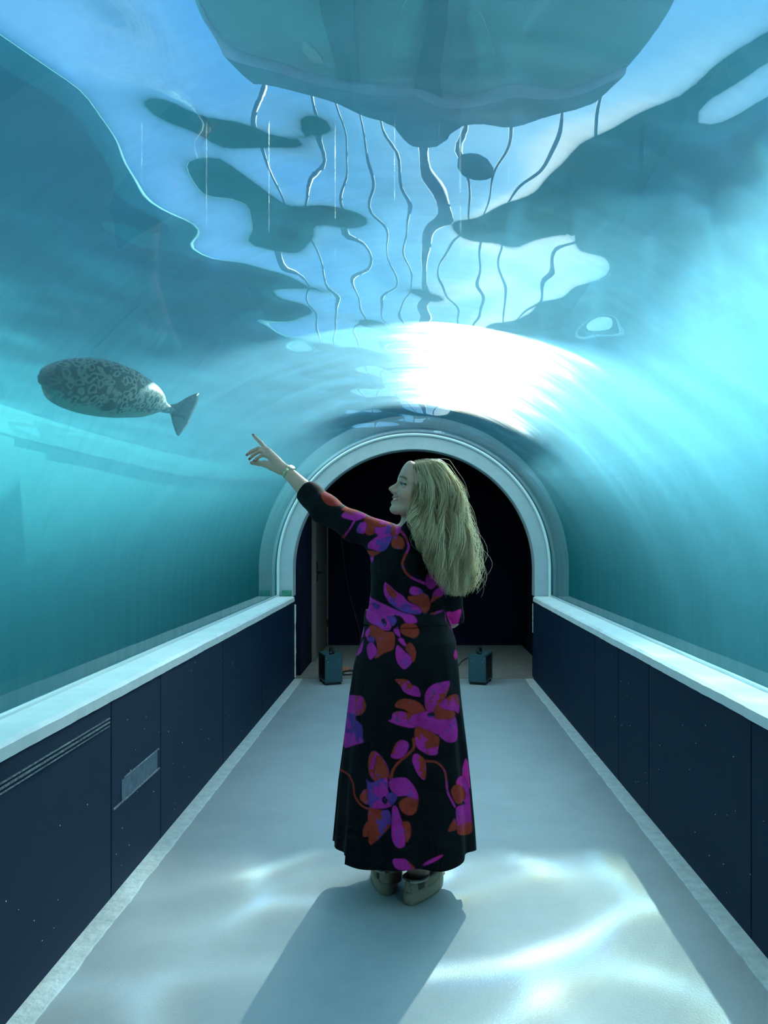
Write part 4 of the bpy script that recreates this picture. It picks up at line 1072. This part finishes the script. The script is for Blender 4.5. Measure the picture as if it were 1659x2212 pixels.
def build_seal():
    zc = lambda x, y: (x / 3.318, 700 + y / 3.318)
    st = [((297, 428), (300, 446)), ((306, 385), (306, 470)), ((325, 340), (322, 496)), ((370, 293), (355, 524)), ((440, 262), (440, 562)), ((540, 252), (540, 595)), ((640, 258), (640, 618)),
          ((760, 285), (750, 637)), ((880, 335), (870, 648)), ((980, 390), (960, 652)), ((1060, 445), (1050, 650)), ((1120, 500), (1110, 640)), ((1170, 558), (1160, 628)), ((1215, 592), (1212, 636)), ((1250, 605), (1250, 625))]
    T0 = 1.25
    rows = []
    for a, b in st:
        A, B = wp(*zc(*a), T0), wp(*zc(*b), T0); rows.append(((A + B) / 2, (A - B) / 2))
    # resample smoothly
    cs = smooth_pts([r[0] for r in rows], 4); vs = smooth_pts([r[1] for r in rows], 4)
    K = 40; v = []; f = []; coat = []; m = len(cs)
    for i, (c, w) in enumerate(zip(cs, vs)):
        ax = (cs[min(i + 1, m - 1)] - cs[max(i - 1, 0)]).normalized()
        rad = w.length; up = (w - ax * w.dot(ax)).normalized(); sd = ax.cross(up)
        for k in range(K):
            a = 2 * math.pi * k / K
            v.append(c + up * math.cos(a) * rad + sd * math.sin(a) * rad * .92)
            coat.append((.5 + .5 * math.cos(a - .5), i / m, max(0.0, min(1.0, 1.5 - i / (m * .22))), 1))
    for i in range(m - 1):
        for k in range(K): f.append((i * K + k, i * K + (k + 1) % K, (i + 1) * K + (k + 1) % K, (i + 1) * K + k))
    f.append(tuple(range(K))[::-1]); f.append(tuple((m - 1) * K + k for k in range(K)))
    body = MB().add(v, f, True)
    L0 = len(coat)
    def flipper(poly, th, dt=0.0, tcoat=.75):
        pts = [wp(*zc(*q), T0 + dt) for q in poly]; c = sum(pts, Vector()) / len(pts)
        nn = (pts[1] - pts[0]).cross(pts[3] - pts[0]).normalized()
        m2 = len(pts); vv = []
        for sgn in (1, -1):
            vv += [p for p in pts] if sgn > 0 else []
        ring1 = [c + (p - c) * .72 + nn * th for p in pts]; ring2 = [c + (p - c) * .72 - nn * th for p in pts]
        vv = pts + ring1 + ring2 + [c + nn * th * 1.2, c - nn * th * 1.2]
        ff = []
        for i in range(m2):
            j = (i + 1) % m2
            ff += [(i, j, m2 + j, m2 + i), (j, i, 2 * m2 + i, 2 * m2 + j), (m2 + i, m2 + j, 3 * m2), (2 * m2 + j, 2 * m2 + i, 3 * m2 + 1)]
        body.add(vv, ff, True); coat.extend([(tcoat, .9, 1, 1)] * len(vv))
    def dense(poly, k=4):
        q = [Vector((*p, 0)) for p in poly]; q2 = q + [q[0]]
        out = []
        for i in range(len(q)):
            a, b, c, d = q[i - 1], q[i], q[(i + 1) % len(q)], q[(i + 2) % len(q)]
            for t in range(k):
                u = t / k
                w = .5 * ((2 * b) + (c - a) * u + (2 * a - 5 * b + 4 * c - d) * u * u + (3 * b - a - 3 * c + d) * u ** 3); out.append((w.x, w.y))
        return out
    flipper(dense([(1195, 585), (1270, 568), (1345, 522), (1420, 495), (1424, 530), (1395, 610), (1350, 690), (1290, 665), (1215, 640)]), .010, 0.0)
    flipper(dense([(1200, 605), (1222, 650), (1238, 715), (1262, 785), (1284, 800), (1322, 752), (1362, 690), (1320, 640), (1240, 605)]), .010, .02)
    flipper(dense([(740, 560), (790, 535), (850, 545), (830, 600), (770, 625), (720, 610)]), .02, -.19, .9)
    o = body.build('seal', seal_mat())
    at = o.data.attributes.new('coat', 'FLOAT_COLOR', 'POINT'); at.data.foreach_set('color', np.array(coat, np.float32).ravel())
    # origin at the middle of the body
    c = cs[m // 2].copy(); o.data.transform(Matrix.Translation(-c)); o.location = c
    eye = smat('seal_eye', (.01, .01, .012), .1)
    hd = cs[7]; up = vs[7].normalized(); ax = (cs[8] - cs[6]).normalized(); sd = ax.cross(up)
    for s in (-1, 1):
        p = hd + up * vs[7].length * .35 + sd * s * vs[7].length * .72
        bm = bmesh.new(); bmesh.ops.create_uvsphere(bm, u_segments=12, v_segments=8, radius=.014)
        e = MB().add([q.co + p - c for q in bm.verts], [tuple(w.index for w in fc.verts) for fc in bm.faces], True).build('eye', eye, o); bm.free()
    tag(o, 'spotted grey seal with pale ring markings swimming in the pool beyond the glass', 'seal')
    return o
seal = build_seal()
# ------------------------------------------------------------------ hair
def hair_mat():
    m = smat('blonde_hair', (.58, .50, .31), .38, spec=.45)
    n, l = m.node_tree.nodes, m.node_tree.links
    p = [q for q in n if q.type == 'BSDF_PRINCIPLED'][0]; o = [q for q in n if q.type == 'OUTPUT_MATERIAL'][0]
    at = n.new('ShaderNodeAttribute'); at.attribute_name = 'tint'; l.new(at.outputs['Color'], p.inputs['Base Color'])
    tr = n.new('ShaderNodeBsdfTranslucent'); l.new(at.outputs['Color'], tr.inputs['Color'])
    mx = n.new('ShaderNodeMixShader'); mx.inputs[0].default_value = .6
    l.new(p.outputs[0], mx.inputs[1]); l.new(tr.outputs[0], mx.inputs[2]); l.new(mx.outputs[0], o.inputs['Surface'])
    return m
GUIDE = [  # photo pixels from the parting down
    [(880, 1004), (884, 1030), (891, 1062), (898, 1090), (891, 1113), (892, 1132), (904, 1152)],
    [(892, 999), (899, 1032), (908, 1075), (909, 1120), (916, 1165), (932, 1215), (952, 1262)],
    [(898, 996), (913, 1032), (926, 1080), (930, 1135), (940, 1190), (958, 1245), (975, 1293)],
    [(908, 994), (936, 1030), (952, 1080), (958, 1140), (968, 1200), (982, 1250), (992, 1298)],
    [(920, 993), (956, 1024), (977, 1075), (986, 1135), (996, 1195), (1003, 1245), (1000, 1292)],
    [(930, 994), (970, 1026), (994, 1075), (1004, 1135), (1012, 1195), (1018, 1240), (1010, 1282)]]
NEAR = [3.03, 2.958, 2.935, 2.918, 2.885, 2.868, 2.872]
FARR = [3.03, 3.115, 3.105, 3.05, 2.96, 2.93, 2.93]
def guide(u, v):
    """u: 0 = beside the face .. 1 = far edge; v: 0 = camera side .. 1 = other side of the head"""
    i = min(int(u * 5), 4); t = u * 5 - i; pts = []
    for k in range(7):
        a, b = GUIDE[i][k], GUIDE[i + 1][k]
        x, y = a[0] + (b[0] - a[0]) * t, a[1] + (b[1] - a[1]) * t
        # round the mass: the near layer lies closest in the middle of the hank
        yy = NEAR[k] + (FARR[k] - NEAR[k]) * v
        if k >= 1: yy += .035 * (2 * u - 1.05) ** 2 * (1 - v)
        pts.append(P(x, y, yy))
        if k == 0:
            a2, b2 = GUIDE[i][1], GUIDE[i + 1][1]; x2 = a2[0] + (b2[0] - a2[0]) * t; y2 = a2[1] + (b2[1] - a2[1]) * t
            pts.append(P(x + (x2 - x) * .52, y + (y2 - y) * .22, 2.988 + (3.085 - 2.988) * v))
    return smooth_pts(pts, 5)
def build_hair():
    mb = MB(); tint = []
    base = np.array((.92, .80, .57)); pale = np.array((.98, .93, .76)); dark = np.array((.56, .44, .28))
    def lock(u, v, r, wave, seg, cut=1.0, flare=0.0, c=None, tip=.25, jit=1.0):
        g = guide(u, v); m = max(6, int(len(g) * cut)); g = g[:m]
        # neighbouring strands wave together in loose hanks
        hank = mnoise.noise(Vector((u * 5.5, v * 3.0, 1.7))); ph = 2.2 * math.sin(u * 9) + 4.5 * hank + rnd.gauss(0, .28 * jit); fr = 3.1 + .5 * hank
        off = Vector((rnd.gauss(0, .003), rnd.gauss(0, .003), rnd.gauss(0, .002))) * jit
        pull = mnoise.noise(Vector((u * 14, v * 6, 5.1))) * .010
        fx = flare * rnd.uniform(.2, 1.0); fa = rnd.uniform(0, 6.28); pts = []; rad = []
        for i, p in enumerate(g):
            t = i / (len(guide0) - 1)
            w = wave * float(sm01(.16, .5, t)) * (.7 + .5 * t)
            a = fr * 2 * math.pi * t + ph
            k = min(1, i / 6)
            d = Vector((math.sin(a) * w + pull * t * t, math.cos(a + .5) * w * .8, 0))
            fl = fx * float(sm01(.2, .9, t))
            pts.append(p + off * k + d + Vector((fl * (1 + .5 * math.sin(7 * t + fa)), fl * .3 * math.sin(9 * t + fa), fl * .3 * math.cos(6 * t + fa))))
            rad.append(r * (.45 + .55 * k) * (1 - (1 - tip) * max(0, (i / (m - 1) - .55) / .45) ** 1.2))
        nv = len(mb.v); mb.tube(pts, rad, seg, cap=seg > 3, squash=.8)
        q = min(1, max(0, .5 + 1.1 * mnoise.noise(Vector((u * 16, v * 9, 3.3))) + rnd.gauss(0, .16)))
        cc = c if c is not None else dark * (1 - min(1, q * 2)) + base * min(1, q * 2) if q < .5 else base * (2 - 2 * q) + pale * (2 * q - 1)
        tint.extend([(*cc, 1)] * (len(mb.v) - nv))
    guide0 = guide(.5, .2)
    # underlay, locks, fine strands, flyaways
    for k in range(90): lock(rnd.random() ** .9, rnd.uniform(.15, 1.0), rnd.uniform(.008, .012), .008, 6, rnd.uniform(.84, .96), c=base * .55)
    for k in range(1700): lock(rnd.random(), rnd.random() ** 1.6 * .45, rnd.uniform(.0008, .0019), rnd.uniform(.014, .020), 4, rnd.uniform(.84, 1.0))
    for k in range(220): lock(rnd.random(), rnd.uniform(.45, 1.0), rnd.uniform(.002, .0035), rnd.uniform(.008, .011), 4, rnd.uniform(.85, 1.0))
    for k in range(900): lock(rnd.random(), rnd.random() ** 1.5 * .5 - .03, rnd.uniform(.0006, .001), rnd.uniform(.014, .021), 3, rnd.uniform(.75, 1.0), jit=1.8)
    for k in range(420): lock(rnd.uniform(.78, 1.0), rnd.uniform(0, 1.0), rnd.uniform(.0004, .0007), rnd.uniform(.010, .020), 3, rnd.uniform(.45, 1.0), flare=.045, c=pale * 1.1, tip=.5, jit=3)
    for k in range(60): lock(rnd.uniform(.1, 1.0), rnd.uniform(0, .6), rnd.uniform(.0004, .0006), .012, 3, rnd.uniform(.2, .5), flare=.012, c=pale, tip=.5, jit=5)
    # crown: short lengths from the parting that hug the skull
    for k in range(420): lock(rnd.random(), rnd.random() ** 1.2, rnd.uniform(.0016, .003), .002, 4, rnd.uniform(.22, .4), tip=.3)
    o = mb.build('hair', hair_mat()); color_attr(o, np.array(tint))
    return to_person(o)
hair = build_hair()

# ------------------------------------------------------------------ watch
gold = smat('gold_links', (.62, .55, .30), .3, metal=.8); dial = smat('watch_case', (.80, .82, .80), .2, metal=.3)
def build_watch():
    ax = (WRL - ELL).normalized(); c = WRL - ax * .018 + Vector((.003, 0, -.002))
    e1 = (Vector((0, 0, 1)) - ax * ax.z).normalized(); e2 = ax.cross(e1)
    wt = MB()
    for k in range(18):
        a0, a1 = 2 * math.pi * k / 18 + .03, 2 * math.pi * (k + 1) / 18 - .03; v = []
        for a in (a0, a1):
            for h in (-.0065, .0065):
                for r in (.0268, .0305): v.append(c + (e1 * math.cos(a) + e2 * math.sin(a)) * r + ax * h)
        wt.add(v, [(0, 1, 3, 2), (4, 6, 7, 5), (0, 4, 5, 1), (2, 3, 7, 6), (1, 5, 7, 3), (0, 2, 6, 4)])
    b = wt.build('watch_band', gold)
    d = (e1 * .96 - e2 * .1).normalized()
    f = MB().tube([c + d * .027, c + d * .0345], [.0135, .0125], 20, smooth=False).build('watch_case', dial)
    b.name = 'watch'; f.parent = b; return to_person(b)
build_watch()

# ------------------------------------------------------------------ shoes
sole_mat = smat('beige_sole', (.36, .32, .23), .6, noise=(40, (.30, .27, .19), .6))
upper_mat = smat('beige_suede', (.38, .33, .24), .85, noise=(60, (.32, .28, .2), .6), bump=(200, .3, .002))
lining = smat('pale_lining', (.60, .62, .56), .9, bump=(150, .8, .004)); dark_in = smat('shoe_inside', (.10, .09, .07), .9)
def build_shoe(heel, ang, foot):
    """local: heel at the origin, toe along +y"""
    def outline(t, s=1.0, grow=0.0):
        # t: 0..2pi, 0 = toe
        y = .128 + .135 * math.cos(t); w = .045 + .0085 * math.sin((y - .06) / .2 * math.pi * .9) if y > .03 else .043
        x = (w + .002) * math.copysign(abs(math.sin(t)) ** .75, math.sin(t))
        return x * s + grow * math.sin(t), (y - .128) * s + .128 + grow * math.cos(t)
    n = 48; T = [2 * math.pi * k / n for k in range(n)]
    M = Matrix.Translation(Vector(heel)) @ Matrix.Rotation(ang, 4, 'Z') @ Matrix.Diagonal((1, 1, .74, 1))
    def loft(rings, cap0=True, cap1=True):
        v = [p for r in rings for p in r]; f = []
        for j in range(len(rings) - 1):
            for k in range(n): f.append((j * n + k, j * n + (k + 1) % n, (j + 1) * n + (k + 1) % n, (j + 1) * n + k))
        if cap0: f.append(tuple(range(n))[::-1])
        if cap1: f.append(tuple((len(rings) - 1) * n + k for k in range(n)))
        return MB().add(v, f, True)
    R = lambda z, g, lift=0: [(*outline(t, 1, g), z + lift * max(0, math.cos(t)) ** 2) for t in T]
    s = loft([R(0.0, -.004, .004), R(.004, .0, .004), R(.030, .001), R(.058, -.003), R(.062, -.006)]); s.xform(M)
    sole = s.build('sole', sole_mat)
    def up(z, k):   # from the sole edge (k = 0) to the collar (k = 1)
        r = []
        for t in T:
            x, y = outline(t, 1, -.006); cx, cyy = .041 * math.sin(t), .062 + .056 * math.cos(t)
            q = k ** 1.4; r.append((x + (cx - x) * q, y + (cyy - y) * q, z + .014 * k * (1 - math.cos(t)) * .5))
        return r
    u = loft([up(.060, 0), up(.074, .08), up(.088, .30), up(.097, .62), up(.103, 1.0)], False, False); u.xform(M)
    shoe = to_person(u.build('shoe', upper_mat)); sole.parent = shoe
    ring = [Vector((.041 * math.sin(t), .062 + .056 * math.cos(t), .103 + .007 * (1 - math.cos(t)))) for t in T]; ring.append(ring[0]); ring.append(ring[1])
    c = MB().tube(ring, .0085, 10, cap=False).xform(M); c.build('padded_collar', lining, shoe)
    ins = loft([[(p.x * .96, (p.y - .062) * .96 + .062, p.z - .002) for p in ring[:n]], [(p.x * .9, (p.y - .062) * .9 + .062, .066) for p in ring[:n]]], False, True).xform(M)
    ins.build('inside', dark_in, shoe)
    tab = MB().box(-.009, .009, -.007, .004, .066, .122, .003).xform(M); tab.build('heel_tab', upper_mat, shoe)
def floor_at(px, py):
    Y = CAM_Z * F_PX / (py - VPY); return Vector(((px - VPX) / F_PX * Y, Y, 0))
hr2 = floor_at(882, 1958); build_shoe((hr2.x, hr2.y + .012, 0), math.radians(-27), 'r')
hl2 = floor_at(836, 1937); build_shoe((hl2.x, hl2.y + .012, 0), math.radians(6), 'l')
